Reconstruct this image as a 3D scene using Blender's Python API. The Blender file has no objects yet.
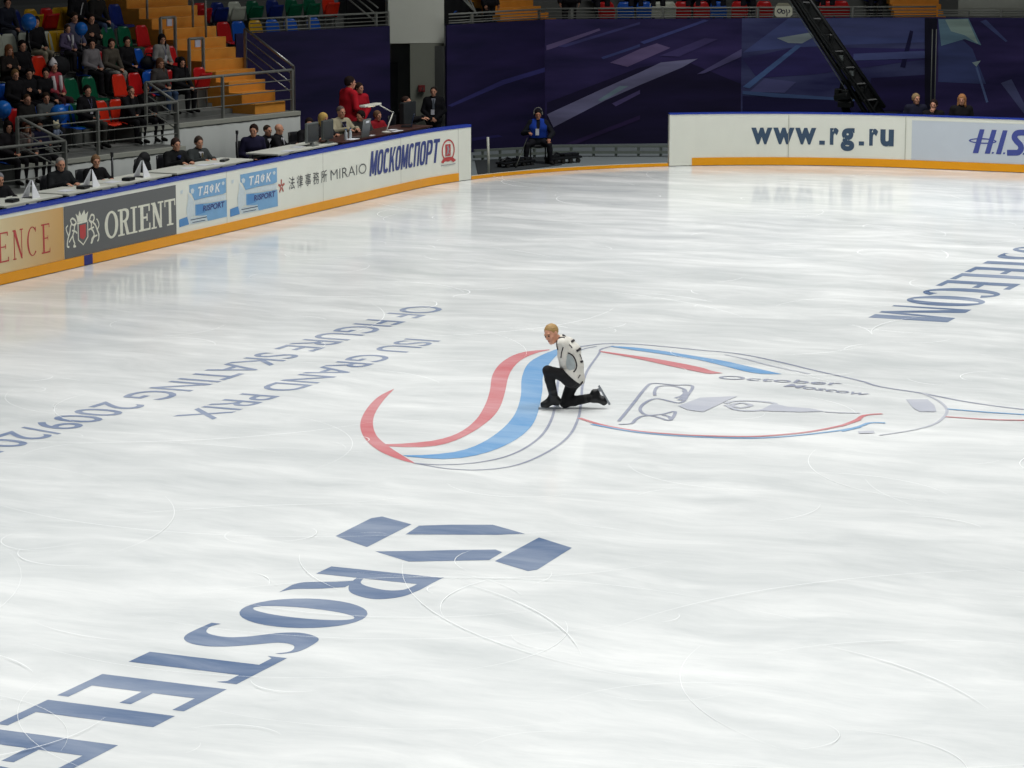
import bpy, bmesh, math, random
import numpy as np
from mathutils import Vector, Matrix
random.seed(7)
SC = bpy.context.scene
COL = SC.collection
PI = math.pi
# ---------------------------------------------------------------- camera model (1024 x 768 frame)
FOC = 3000.0
CAMX, CAMY, CAMZ = 12.1, -35.7, 6.87
TILT = math.atan(524 / 3000.0)
YAW = math.radians(23.47)
_s, _c, _sp, _cp = math.sin(TILT), math.cos(TILT), math.sin(YAW), math.cos(YAW)
def ray(x, y):
    dn = FOC * _s + (y - 384) * _c
    fw = FOC * _c - (y - 384) * _s
    r = x - 512
    return Vector((r * _cp - fw * _sp, r * _sp + fw * _cp, -dn))
def on_z(x, y, z=0.0):
    d = ray(x, y); t = (z - CAMZ) / d.z
    return Vector((CAMX + d.x * t, CAMY + d.y * t, z))
def on_plane(x, y, p, n):
    d = ray(x, y); c = Vector((CAMX, CAMY, CAMZ))
    t = (Vector(p) - c).dot(n) / d.dot(n)
    return c + d * t
def on_x(x, y, X):
    return on_plane(x, y, (X, 0, 0), Vector((1, 0, 0)))
def proj(P):
    dx, dy, dz = P[0] - CAMX, P[1] - CAMY, P[2] - CAMZ
    r = dx * _cp + dy * _sp; fw = -dx * _sp + dy * _cp
    dep = fw * _c - dz * _s; up = fw * _s + dz * _c
    return (512 + FOC * r / dep, 384 - FOC * up / dep)
cam_d = bpy.data.cameras.new('camera'); cam = bpy.data.objects.new('camera', cam_d); COL.objects.link(cam)
cam.location = (CAMX, CAMY, CAMZ); cam.rotation_euler = (PI / 2 - TILT, 0, YAW)
cam_d.sensor_width = 36; cam_d.lens = 36 * FOC / 1024; cam_d.clip_end = 500
SC.camera = cam
# ---------------------------------------------------------------- materials
def lin(c):
    return tuple(((v / 255) / 12.92 if v / 255 <= .04045 else ((v / 255 + .055) / 1.055) ** 2.4) for v in c)
MATS = {}
def mat(name, rgb, rough=.6, metal=0., var=.12, scale=18., emit=0., spec=.4):
    if name in MATS: return MATS[name]
    m = bpy.data.materials.new(name); m.use_nodes = True
    nt = m.node_tree; b = nt.nodes['Principled BSDF']
    l = lin(rgb)
    b.inputs['Roughness'].default_value = rough; b.inputs['Metallic'].default_value = metal
    b.inputs['Specular IOR Level'].default_value = spec
    tc = nt.nodes.new('ShaderNodeTexCoord'); nz = nt.nodes.new('ShaderNodeTexNoise')
    nz.inputs['Scale'].default_value = scale; nz.inputs['Detail'].default_value = 3
    nt.links.new(tc.outputs['Object'], nz.inputs['Vector'])
    mx = nt.nodes.new('ShaderNodeMix'); mx.data_type = 'RGBA'
    mx.inputs[6].default_value = (*[v * (1 - var) for v in l], 1)
    mx.inputs[7].default_value = (*[min(1, v * (1 + var)) for v in l], 1)
    nt.links.new(nz.outputs['Fac'], mx.inputs[0]); nt.links.new(mx.outputs[2], b.inputs['Base Color'])
    if emit:
        nt.links.new(mx.outputs[2], b.inputs['Emission Color']); b.inputs['Emission Strength'].default_value = emit
    MATS[name] = m
    return m
# ---------------------------------------------------------------- object helpers
def link(o, parent=None):
    COL.objects.link(o)
    if parent is not None: o.parent = parent
    return o
def tag(o, label=None, cat=None, group=None, kind=None):
    if label: o['label'] = label
    if cat: o['category'] = cat
    if group: o['group'] = group
    if kind: o['kind'] = kind
    return o
def thing(name, label, cat, loc=(0, 0, 0), rz=0., group=None):
    o = bpy.data.objects.new(name, None); o.location = loc; o.rotation_euler = (0, 0, rz)
    o.empty_display_size = .2
    COL.objects.link(o)
    return tag(o, label, cat, group)
class MB:
    """collects solids; build() links them as one mesh object (coordinates minus the given origin)"""
    def __init__(s): s.v = []; s.f = []; s.mi = []; s.m = 0
    def add(s, vs, fs):
        b = len(s.v); s.v += [tuple(v) for v in vs]
        for f in fs: s.f.append(tuple(i + b for i in f)); s.mi.append(s.m)
        return s
    def box(s, c, size, rz=0., M=None):
        hx, hy, hz = size[0] / 2, size[1] / 2, size[2] / 2
        R = M if M is not None else Matrix.Rotation(rz, 3, 'Z')
        vs = [Vector(c) + R @ Vector((x, y, z)) for x in (-hx, hx) for y in (-hy, hy) for z in (-hz, hz)]
        return s.add(vs, [(0, 1, 3, 2), (4, 6, 7, 5), (0, 4, 5, 1), (2, 3, 7, 6), (0, 2, 6, 4), (1, 5, 7, 3)])
    def bar(s, p, q, w, h=None, up=(0, 0, 1)):
        p, q = Vector(p), Vector(q); h = h or w
        d = (q - p).normalized(); u = Vector(up)
        if abs(d.dot(u)) > .98: u = Vector((1, 0, 0))
        a = d.cross(u).normalized() * w / 2; b = a.cross(d).normalized() * h / 2
        vs = [p - a - b, p + a - b, p + a + b, p - a + b, q - a - b, q + a - b, q + a + b, q - a + b]
        return s.add(vs, [(0, 3, 2, 1), (4, 5, 6, 7), (0, 1, 5, 4), (1, 2, 6, 5), (2, 3, 7, 6), (3, 0, 4, 7)])
    def tube(s, pts, r, n=8, r2=None):
        pts = [Vector(p) for p in pts]; rings = []
        for i, p in enumerate(pts):
            d = (pts[min(i + 1, len(pts) - 1)] - pts[max(i - 1, 0)]).normalized()
            u = Vector((0, 0, 1)) if abs(d.z) < .95 else Vector((1, 0, 0))
            a = d.cross(u).normalized(); b = a.cross(d)
            rr = r if r2 is None else r + (r2 - r) * i / max(1, len(pts) - 1)
            rings.append([p + (a * math.cos(2 * PI * k / n) + b * math.sin(2 * PI * k / n)) * rr for k in range(n)])
        vs = [v for g in rings for v in g]; fs = []
        for i in range(len(pts) - 1):
            for k in range(n):
                k2 = (k + 1) % n
                fs.append((i * n + k, i * n + k2, (i + 1) * n + k2, (i + 1) * n + k))
        fs.append(tuple(range(n))[::-1]); fs.append(tuple((len(pts) - 1) * n + k for k in range(n)))
        return s.add(vs, fs)
    def lathe(s, c, prof, n=16):
        vs = []; fs = []
        for (r, z) in prof:
            for k in range(n):
                vs.append((c[0] + r * math.cos(2 * PI * k / n), c[1] + r * math.sin(2 * PI * k / n), c[2] + z))
        for i in range(len(prof) - 1):
            for k in range(n):
                k2 = (k + 1) % n
                fs.append((i * n + k, i * n + k2, (i + 1) * n + k2, (i + 1) * n + k))
        fs.append(tuple(range(n))[::-1]); fs.append(tuple((len(prof) - 1) * n + k for k in range(n)))
        return s.add(vs, fs)
    def ell(s, c, r, n=12, m=8):
        vs = [(c[0], c[1], c[2] - r[2])]; fs = []
        for i in range(1, m):
            t = PI * i / m - PI / 2
            for k in range(n):
                a = 2 * PI * k / n
                vs.append((c[0] + r[0] * math.cos(t) * math.cos(a), c[1] + r[1] * math.cos(t) * math.sin(a), c[2] + r[2] * math.sin(t)))
        vs.append((c[0], c[1], c[2] + r[2])); top = len(vs) - 1
        for k in range(n):
            k2 = (k + 1) % n
            fs.append((0, 1 + k2, 1 + k)); fs.append((top, 1 + (m - 2) * n + k, 1 + (m - 2) * n + k2))
            for i in range(m - 2):
                fs.append((1 + i * n + k, 1 + i * n + k2, 1 + (i + 1) * n + k2, 1 + (i + 1) * n + k))
        return s.add(vs, fs)
    def prism(s, poly, h):
        """poly: 3-D points (planar); h: extrusion vector"""
        n = len(poly); h = Vector(h); a = [Vector(p) for p in poly]
        fs = [tuple(range(n))[::-1], tuple(range(n, 2 * n))]
        for i in range(n): j = (i + 1) % n; fs.append((i, j, n + j, n + i))
        return s.add(a + [p + h for p in a], fs)
    def mesh(s, name, origin=(0, 0, 0)):
        me = bpy.data.meshes.new(name); o = Vector(origin)
        me.from_pydata([Vector(v) - o for v in s.v], [], s.f)
        if any(s.mi): me.polygons.foreach_set('material_index', s.mi)
        me.update()
        bm = bmesh.new(); bm.from_mesh(me); bmesh.ops.recalc_face_normals(bm, faces=bm.faces); bm.to_mesh(me); bm.free()
        return me
    def build(s, name, m, parent=None, origin=(0, 0, 0), smooth=False, bevel=0.):
        me = s.mesh(name, origin)
        for x in (m if isinstance(m, (list, tuple)) else [m]): me.materials.append(x)
        if smooth: me.polygons.foreach_set('use_smooth', [True] * len(me.polygons))
        o = link(bpy.data.objects.new(name, me), parent)
        if parent is None: o.location = origin
        if bevel:
            b = o.modifiers.new('bevel', 'BEVEL'); b.width = bevel; b.segments = 2; b.limit_method = 'ANGLE'
        return o
def flat(polys, name, m, parent=None, origin=(0, 0, 0)):
    """list of planar polygons (3-D points) -> one mesh"""
    b = MB()
    for p in polys: b.add(p, [tuple(range(len(p)))])
    me = bpy.data.meshes.new(name); o = Vector(origin)
    me.from_pydata([Vector(v) - o for v in b.v], [], b.f); me.update()
    for x in (m if isinstance(m, (list, tuple)) else [m]): me.materials.append(x)
    ob = link(bpy.data.objects.new(name, me), parent)
    if parent is None: ob.location = origin
    return ob
def spline(pts, n=6, closed=False):
    P = [Vector(p) for p in pts]; out = []; N = len(P)
    rng = range(N if closed else N - 1)
    for i in rng:
        p0 = P[(i - 1) % N] if closed or i > 0 else P[i]; p1 = P[i]; p2 = P[(i + 1) % N]
        p3 = P[(i + 2) % N] if closed or i + 2 < N else P[i + 1]
        for k in range(n):
            t = k / n
            out.append(.5 * ((2 * p1) + (p2 - p0) * t + (2 * p0 - 5 * p1 + 4 * p2 - p3) * t * t + (3 * p1 - p0 - 3 * p2 + p3) * t ** 3))
    if not closed: out.append(P[-1])
    return out
def tri2d(outline, holes=()):
    """triangulate a 2-D outline with the tessellator; returns (verts, tris)"""
    from mathutils.geometry import tessellate_polygon
    loops = [[Vector((p[0], p[1], 0)) for p in outline]] + [[Vector((p[0], p[1], 0)) for p in h] for h in holes]
    return [v for l in loops for v in l], tessellate_polygon(loops)
# ---- 2-D lettering: every glyph is a list of convex/tessellated polygons in its own units
def bar2(x0, y0, x1, y1, w):
    d = Vector((x1 - x0, y1 - y0)); n = Vector((-d.y, d.x)).normalized() * w / 2
    return [(x0 + n.x, y0 + n.y), (x1 + n.x, y1 + n.y), (x1 - n.x, y1 - n.y), (x0 - n.x, y0 - n.y)]
def rect2(x0, y0, x1, y1): return [(x0, y0), (x1, y0), (x1, y1), (x0, y1)]
def ring2(cx, cy, rx, ry, ix, iy, a0=0., a1=360., n=28, skew=0.):
    out = []
    for k in range(n):
        p = math.radians(a0 + (a1 - a0) * k / n); q = math.radians(a0 + (a1 - a0) * (k + 1) / n)
        def pt(r1, r2, a):
            x, y = r1 * math.cos(a), r2 * math.sin(a)
            return (cx + x + skew * y, cy + y)
        out.append([pt(rx, ry, p), pt(rx, ry, q), pt(ix, iy, q), pt(ix, iy, p)])
    return out
def stroke2(pts, w, n=6, smooth=True, w1=None):
    P = spline([(p[0], p[1], 0) for p in pts], n) if smooth else [Vector((p[0], p[1], 0)) for p in pts]
    L = []; R = []
    for i, p in enumerate(P):
        d = P[min(i + 1, len(P) - 1)] - P[max(i - 1, 0)]; nn = Vector((-d.y, d.x, 0)).normalized()
        ww = w[0] + (w[1] - w[0]) * i / (len(P) - 1) if isinstance(w, tuple) else w
        L.append(p + nn * ww / 2); R.append(p - nn * ww / 2)
    return [[(L[i].x, L[i].y), (L[i + 1].x, L[i + 1].y), (R[i + 1].x, R[i + 1].y), (R[i].x, R[i].y)] for i in range(len(P) - 1)]
def lens2(A, B):
    """filled band between two polylines (resampled), as quads"""
    def rs(P, n):
        P = [Vector((p[0], p[1])) for p in P]; L = [0]
        for i in range(1, len(P)): L.append(L[-1] + (P[i] - P[i - 1]).length)
        o = []
        for k in range(n + 1):
            t = L[-1] * k / n; i = 0
            while i < len(P) - 2 and L[i + 1] < t: i += 1
            u = (t - L[i]) / max(1e-9, L[i + 1] - L[i]); o.append(P[i].lerp(P[i + 1], u))
        return o
    n = 40
    a = rs([(p.x, p.y) for p in spline([(q[0], q[1], 0) for q in A], 8)], n)
    b = rs([(p.x, p.y) for p in spline([(q[0], q[1], 0) for q in B], 8)], n)
    return [[tuple(a[i]), tuple(a[i + 1]), tuple(b[i + 1]), tuple(b[i])] for i in range(n)]
def font2(s, bold=0., shear=0.):
    """text in the built-in font -> polygons normalised to 0..1 x 0..1"""
    cu = bpy.data.curves.new('lettering', 'FONT'); cu.body = s; cu.offset = bold; cu.shear = shear; cu.resolution_u = 4
    o = bpy.data.objects.new('lettering', cu); COL.objects.link(o)
    dg = bpy.context.evaluated_depsgraph_get(); me = bpy.data.meshes.new_from_object(o.evaluated_get(dg))
    vs = [(v.co.x, v.co.y) for v in me.vertices]; fs = [tuple(p.vertices) for p in me.polygons]
    bpy.data.objects.remove(o); bpy.data.curves.remove(cu); bpy.data.meshes.remove(me)
    x0, x1 = min(v[0] for v in vs), max(v[0] for v in vs); y0, y1 = min(v[1] for v in vs), max(v[1] for v in vs)
    vs = [((x - x0) / (x1 - x0), (y - y0) / (y1 - y0)) for x, y in vs]
    return [[vs[i] for i in f] for f in fs]
def union2(polys):
    """overlapping 2-D polygons -> one set of triangles that do not overlap"""
    from mathutils.geometry import delaunay_2d_cdt, tessellate_polygon
    vs = []; fs = []
    def add(t):
        ar = sum(t[i][0] * t[(i + 1) % len(t)][1] - t[(i + 1) % len(t)][0] * t[i][1] for i in range(len(t))) / 2
        if abs(ar) < 1e-7: return
        b = len(vs); vs.extend(Vector((p[0], p[1])) for p in (t if ar > 0 else t[::-1])); fs.append(tuple(range(b, b + len(t))))
    for p in polys:
        if len(p) == 3: add(p)
        else:
            for t in tessellate_polygon([[Vector((q[0], q[1], 0)) for q in p]]): add([p[i] for i in t])
    r = delaunay_2d_cdt(vs, [], fs, 1, 1e-5)
    out = []
    for f, src in zip(r[2], r[5]):
        if not src: continue
        q = [tuple(r[0][i]) for i in f]
        ar = sum(q[i][0] * q[(i + 1) % len(q)][1] - q[(i + 1) % len(q)][0] * q[i][1] for i in range(len(q)))
        out.append(q if ar > 0 else q[::-1])
    return out
def mapped(polys, fn): return [[fn(*p) for p in poly] for poly in polys]
# ---------------------------------------------------------------- ice and its markings
def scratch_nodes(nt):
    """white skate scratches and snow haze as a 0..1 mask in world metres"""
    N = nt.nodes.new; L = nt.links.new
    geo = N('ShaderNodeNewGeometry')
    warp = N('ShaderNodeTexNoise'); warp.inputs['Scale'].default_value = .55; warp.inputs['Detail'].default_value = 1
    L(geo.outputs['Position'], warp.inputs['Vector'])
    sc = N('ShaderNodeVectorMath'); sc.operation = 'SCALE'; sc.inputs['Scale'].default_value = 1.1
    L(warp.outputs['Color'], sc.inputs[0])
    ad = N('ShaderNodeVectorMath'); ad.operation = 'ADD'
    L(geo.outputs['Position'], ad.inputs[0]); L(sc.outputs[0], ad.inputs[1])
    # directional streaks of shaved ice
    streak = None
    for rot, sx, sy in ((.2, .5, 1.5), (1.3, .45, 1.9), (2.4, .4, 1.3)):
        mp = N('ShaderNodeMapping'); mp.inputs['Rotation'].default_value = (0, 0, rot); mp.inputs['Scale'].default_value = (sx, sy, 1)
        L(ad.outputs[0], mp.inputs['Vector'])
        nz = N('ShaderNodeTexNoise'); nz.inputs['Scale'].default_value = .8; nz.inputs['Detail'].default_value = 7; nz.inputs['Roughness'].default_value = .66
        L(mp.outputs[0], nz.inputs['Vector'])
        if streak is None: streak = nz.outputs['Fac']
        else:
            a = N('ShaderNodeMath'); a.operation = 'ADD'; L(streak, a.inputs[0]); L(nz.outputs['Fac'], a.inputs[1]); streak = a.outputs[0]
    haze = N('ShaderNodeMapRange'); haze.inputs['From Min'].default_value = 1.22; haze.inputs['From Max'].default_value = 1.82
    L(streak, haze.inputs['Value'])
    return haze.outputs[0], streak
def ice_material(name, rgb, paint):
    m = bpy.data.materials.new(name); m.use_nodes = True; nt = m.node_tree; N = nt.nodes.new; L = nt.links.new
    b = nt.nodes['Principled BSDF']
    haze, streak = scratch_nodes(nt)
    mx = N('ShaderNodeMix'); mx.data_type = 'RGBA'
    if paint:
        mx.inputs[6].default_value = (*lin(rgb), 1)
        mx.inputs[7].default_value = (*lin([v + (232 - v) * .42 for v in rgb]), 1)
    else:
        mx.inputs[6].default_value = (*lin((212, 216, 216)), 1); mx.inputs[7].default_value = (*lin((240, 242, 241)), 1)
    L(haze, mx.inputs[0])
    L(mx.outputs[2], b.inputs['Base Color'])
    b.inputs['IOR'].default_value = 1.31; b.inputs['Specular IOR Level'].default_value = .36
    rr = N('ShaderNodeMapRange'); rr.inputs['To Min'].default_value = .07; rr.inputs['To Max'].default_value = .20
    L(haze, rr.inputs['Value']); L(rr.outputs[0], b.inputs['Roughness'])
    bp = N('ShaderNodeBump'); bp.inputs['Strength'].default_value = .025; bp.inputs['Distance'].default_value = .02
    L(streak, bp.inputs['Height']); L(bp.outputs[0], b.inputs['Normal'])
    return m
M_ICE = ice_material('ice', (235, 238, 236), False)
M_NAVY = ice_material('navy_ice_paint', (100, 120, 152), True)
M_TXT = ice_material('grey_blue_ice_paint', (126, 142, 172), True)
M_RED = ice_material('red_ice_paint', (210, 124, 128), True)
M_BLUE = ice_material('blue_ice_paint', (112, 164, 214), True)
M_GREY = ice_material('grey_ice_paint', (150, 156, 176), True)
M_PALE = ice_material('pale_grey_ice_paint', (190, 194, 206), True)
R_C = 8.5
def rim(u, t=0.):
    """point on the rink's edge at u metres (u = world y on the judges' side); t metres outwards; returns (x, y)"""
    if u <= 21.5: return (-15 - t, u)
    ph = (u - 21.5) / R_C
    if ph <= PI / 2: return (-6.5 - (R_C + t) * math.cos(ph), 21.5 + (R_C + t) * math.sin(ph))
    return (-6.5 + (u - 21.5 - R_C * PI / 2), 30 + t)
edge = [(15., -34.)] + [(-15., -34.)] + [rim(u) for u in np.linspace(0, 34.85, 60)] + [(15., 30.)]
ice = flat([[(x, y, 0) for x, y in edge]], 'floor', M_ICE)
tag(ice, 'white scratched ice of the skating rink with painted lettering', 'ice rink', kind='structure')
ZM = [0.002]
def marks(name, m, polys, label):
    z = ZM[0]; ZM[0] += .00025
    up = [[(p[0], p[1], z) for p in q] for q in union2(polys)]
    o = flat(up, name, m, ice)
    tag(o, label, kind='structure'); return o
# -- big serif lettering reading away from the camera side: letter x runs towards -Y, letter y towards +X
def big_letter_polys():
    P = []
    def R(x): P.extend([rect2(x + .03, .0, x + .30, 1.0)]); P.append([(x, 1.0), (x + .1, .96), (x + .1, 1.0)]); \
        P.extend(lens2([(x + .28, 1.0), (x + .5, 1.0), (x + .74, .96), (x + .88, .80), (x + .78, .56), (x + .55, .42), (x + .28, .36)],
                       [(x + .28, .90), (x + .42, .90), (x + .53, .87), (x + .58, .76), (x + .53, .58), (x + .44, .47), (x + .28, .42)])); \
        P.extend(lens2([(x + .38, .42), (x + .50, .25), (x + .60, .05), (x + .72, 0.)], [(x + .62, .42), (x + .75, .25), (x + .84, .08), (x + .98, 0.02)]))
    def O(x, w=.90): 
        cx = x + w / 2
        n = 32
        for k in range(n):
            q = []
            for a, (rx, ry) in ((k, (w / 2, .5)), (k + 1, (w / 2, .5)), (k + 1, (w / 2 - .30, .43)), (k, (w / 2 - .30, .43))):
                t = 2 * PI * a / n
                q.append((cx + rx * math.cos(t), .5 + ry * math.sin(t)))
            P.append(q)
    def S(x): P.extend(lens2([(x + .60, .90), (x + .5, .985), (x + .32, 1.0), (x + .10, .96), (x - .0, .78), (x + .06, .62), (x + .25, .45), (x + .33, .30), (x + .28, .12), (x + .12, .05), (x + .0, .08)],
                            [(x + .60, .86), (x + .52, .93), (x + .42, .92), (x + .33, .86), (x + .32, .74), (x + .42, .62), (x + .56, .46), (x + .62, .28), (x + .56, .10), (x + .38, .0), (x + .0, .0)]))
    def T(x): P.extend([rect2(x, .90, x + .76, 1.0), rect2(x + .24, 0, x + .54, .9), [(x, .84), (x + .05, .9), (x, .9)], [(x + .76, .84), (x + .76, .9), (x + .71, .9)]])
    def E(x): P.extend([rect2(x, 0, x + .29, 1.0), rect2(x + .29, .91, x + .60, 1.0), rect2(x + .29, 0, x + .60, .09), rect2(x + .29, .49, x + .59, .58)])
    def Lq(x): P.extend([rect2(x, 0, x + .29, 1.0), rect2(x + .29, 0, x + .64, .09)])
    def C(x, w=.80):
        n = 30; cx = x + .45
        for k in range(n):
            q = []
            for a, (rx, ry) in ((k, (.45, .5)), (k + 1, (.45, .5)), (k + 1, (.15, .43)), (k, (.15, .43))):
                t = math.radians(42 + 276 * a / n); q.append((cx + rx * math.cos(t) * (1 if ry > .45 or True else 1), .5 + ry * math.sin(t)))
            P.append(q)
    def M(x): P.extend([rect2(x, 0, x + .12, 1.), [(x, 1.), (x + .30, 1.), (x + .66, .1), (x + .56, 0.)], [(x + .90, 1.), (x + .68, 0.), (x + .54, .0), (x + .76, 1.)], rect2(x + .84, 0, x + 1.14, 1.)])
    R(0.); O(1.04); S(2.03); T(2.71); E(3.61); Lq(4.33); E(5.07); C(5.76); O(6.52); M(7.58)
    return P
def lay(polys, y0, x0, k): return [[(x0 + k * v, y0 - k * u) for u, v in p] for p in polys]
LOGO = [[(-1.60, -8.72), (-1.64, -7.80), (-1.57, -7.68), (-1.12, -7.90), (-1.08, -9.04)],
        [(-0.97, -8.36), (-1.02, -7.93), (-.73, -7.75), (-.33, -7.58), (.15, -7.84), (-.10, -8.00)],
        [(-.92, -9.18), (-.50, -8.97), (-.24, -8.82), (.16, -8.62), (.27, -8.70), (.29, -9.07), (-.42, -9.45)],
        [(.35, -7.94), (.84, -8.24), (.89, -9.26), (.83, -9.35), (.36, -9.09)]]
BL = big_letter_polys()
marks('ice_lettering', M_NAVY, lay(BL, -9.9, -1.03, 1.21), 'large navy capitals painted on the near ice')
marks('ice_emblem', M_NAVY, LOGO, 'navy angular S emblem painted before the near capitals')
marks('ice_lettering', M_NAVY, lay(BL, 18.75, -.93, 1.24), 'large navy capitals painted on the far right ice')
marks('ice_emblem', M_NAVY, [[(x + .1, y + 28.65) for x, y in p] for p in LOGO], 'navy angular S emblem painted beyond the far capitals')
def lay_font(s, ya, yb, xb, xt, bold=0.): return [[(xb + (xt - xb) * v, ya + (yb - ya) * u) for u, v in p] for p in font2(s, bold)]
marks('ice_lettering', M_TXT, lay_font('ISU GRAND PRIX', 3.3, -3.5, -6.52, -5.95, .006), 'thin blue-grey line of event lettering, the one nearer the red curve')
marks('ice_lettering', M_TXT, lay_font('OF FIGURE SKATING 2009/2010', 6.3, -7.0, -7.85, -7.2, .006), 'thin blue-grey line of event lettering, the longer one nearer the boards')
# -- centre emblem, traced on the ice plane
def g4(x, y): p = on_z(340 + x / 3.938, 340 + y / 3.938); return (p.x, p.y)
def g5(x, y): p = on_z(540 + x / 6.4, 330 + y / 6.4); return (p.x, p.y)
def g6(x, y): p = on_z(700 + x / 6.4, 340 + y / 6.4); return (p.x, p.y)
def g7(x, y): p = on_z(820 + x / 5.02, 340 + y / 5.02); return (p.x, p.y)
def g8(x, y): p = on_z(600 + x / 6.4, 370 + y / 6.4); return (p.x, p.y)
def m4(l): return [g4(*p) for p in l]
def m5(l): return [g5(*p) for p in l]
def m6(l): return [g6(*p) for p in l]
def m7(l): return [g7(*p) for p in l]
def m8(l): return [g8(*p) for p in l]
marks('ice_curve', M_RED, lens2(m4([(212, 193), (150, 225), (103, 275), (80, 330), (95, 385), (150, 435), (230, 470), (297, 488)]),
                                m4([(212, 195), (170, 240), (138, 290), (130, 335), (146, 380), (185, 415), (240, 452), (298, 487)])), 'red crescent painted on the ice')
marks('ice_curve', M_RED, lens2(m4([(825, 38), (740, 45), (680, 62), (630, 95), (600, 140), (590, 200), (572, 255), (535, 315), (470, 365), (380, 395), (260, 408), (180, 411)]),
                                m4([(825, 41), (780, 50), (720, 75), (682, 110), (662, 150), (650, 205), (630, 265), (590, 315), (510, 370), (420, 408), (320, 423), (190, 420)])), 'red swoosh painted on the ice')
marks('ice_curve', M_BLUE, lens2(m4([(900, 24), (850, 38), (790, 62), (740, 95), (716, 150), (712, 220), (690, 290), (640, 350), (560, 405), (470, 438), (350, 453), (245, 455)]),
                                 m4([(900, 27), (860, 56), (828, 90), (800, 140), (797, 200), (780, 285), (750, 345), (690, 395), (600, 437), (500, 462), (400, 470), (265, 460)])), 'blue swoosh painted on the ice')
w_ = .035
for L_, nm in ((m4([(290, 485), (400, 492), (550, 482), (680, 450), (780, 390), (830, 320), (850, 240), (862, 150), (890, 80), (950, 40), (1010, 26)]), 'inner'),
               (m4([(300, 487), (420, 507), (560, 512), (700, 492), (820, 440), (900, 380), (938, 310), (950, 240), (955, 180), (975, 120), (1020, 55)]) + m5([(390, 125), (470, 102)]), 'outer')):
    marks('ice_line', M_GREY, stroke2(L_, w_, 8), 'thin grey %s line sweeping round the blue swoosh' % nm)
marks('ice_line', M_GREY, stroke2(m5([(250, 110), (400, 90), (600, 92), (800, 108), (1024, 130)]) + m6([(250, 90), (500, 140), (750, 200), (1024, 262)]) + m7([(300, 235), (520, 270), (700, 305), (860, 330), (1024, 350)]), .05, 5), 'long grey upper line of the centre emblem')
marks('ice_line', M_PALE, stroke2(m6([(160, 95), (300, 125), (450, 165), (700, 218)]), .05, 5), 'short pale line under the long grey line')
marks('ice_curve', M_BLUE, lens2(m5([(450, 105), (600, 113), (800, 138), (1024, 174)]) + m6([(150, 135), (350, 180), (520, 219)]), m5([(455, 109), (600, 130), (850, 166), (1024, 195)]) + m6([(150, 167), (350, 214), (520, 220)])), 'blue band of the centre emblem')
marks('ice_curve', M_RED, lens2(m5([(380, 135), (600, 165), (800, 196), (1024, 240)]) + m6([(70, 198), (145, 213)]), m5([(395, 145), (600, 181), (850, 236), (1024, 272)]) + m6([(60, 218), (145, 214)])), 'red band of the centre emblem')
marks('ice_line', M_RED, stroke2(m5([(250, 565), (400, 610), (600, 645), (800, 665)]) + m6([(0, 614), (300, 620), (500, 610), (700, 589), (900, 551), (1024, 511)]) + m7([(100, 435), (180, 405), (225, 380), (312, 372)]), .065, 5), 'thin red lower arc of the centre emblem')
marks('ice_line', M_BLUE, stroke2(m5([(330, 605), (500, 637), (640, 658), (800, 674)]) + m6([(0, 623), (300, 630), (500, 623), (700, 605), (900, 580), (1024, 558)]) + m7([(110, 460), (200, 435), (250, 418), (328, 418)]), .06, 5), 'thin blue lower arc of the centre emblem')
marks('ice_line', M_PALE, stroke2(m7([(520, 270), (600, 310), (636, 350), (625, 385), (570, 425), (460, 455), (300, 480)]), .04, 6), 'pale circle end of the centre emblem')
marks('ice_line', M_BLUE, stroke2(m7([(640, 348), (850, 365), (1100, 380)]), .06, 5), 'thin blue line running off to the far side')
marks('ice_line', M_RED, stroke2(m7([(630, 387), (870, 402), (1100, 405)]), .05, 5), 'thin red line running off to the far side')
E8 = []
for l, w in (([(120, 330), (200, 232), (300, 108), (350, 88), (470, 98), (590, 104), (560, 165), (535, 202), (490, 212), (380, 187), (320, 195), (270, 228), (258, 262), (300, 290), (400, 285), (480, 268), (458, 318), (430, 324), (395, 312), (330, 296), (270, 298), (230, 318), (200, 345), (120, 350)], .045),
             ([(352, 165), (350, 140), (375, 108), (470, 105), (545, 130), (528, 165), (480, 182)], .045), ([(540, 135), (550, 165), (510, 195)], .07), ([(400, 290), (440, 300), (450, 318)], .045)):
    E8 += stroke2(m8(l), w, 5)
marks('ice_emblem', M_GREY, E8, 'grey outlined figure drawn inside the centre emblem')
marks('ice_emblem', M_PALE, [m8([(500, 232), (640, 180), (880, 170), (800, 205), (660, 272), (560, 258)])] + stroke2(m6([(165, 410), (210, 395), (330, 392), (480, 410), (400, 450), (250, 452), (165, 418)]), .07, 5) + stroke2(m6([(200, 418), (260, 405), (325, 420), (260, 436), (200, 420)]), .07, 5)
      + [m6([(380, 455), (470, 408), (560, 430), (700, 440), (800, 460), (640, 464), (500, 460)])] + stroke2(m6([(800, 462), (900, 468), (1024, 470)]), .05, 3) + [m7([(470, 345), (430, 300), (540, 300), (575, 330), (585, 362), (500, 362)])] + [m7([(190, 460), (270, 458), (275, 470), (195, 472)])], 'faint grey shading inside the centre emblem')
def lay_line(s, a, b, h):
    A, B = Vector(a), Vector(b); d = B - A; n = Vector((-d.y, d.x)).normalized() * h
    return [[tuple(A + d * u + n * v) for u, v in p] for p in font2(s, .01)]
marks('ice_lettering', M_GREY, lay_line('October', g6(105, 250), g6(895, 294), .27), 'small grey word curving inside the centre emblem')
marks('ice_lettering', M_GREY, lay_line('Moscow', g6(530, 300), g6(1050, 358), .24), 'second small grey word inside the centre emblem')

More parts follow.
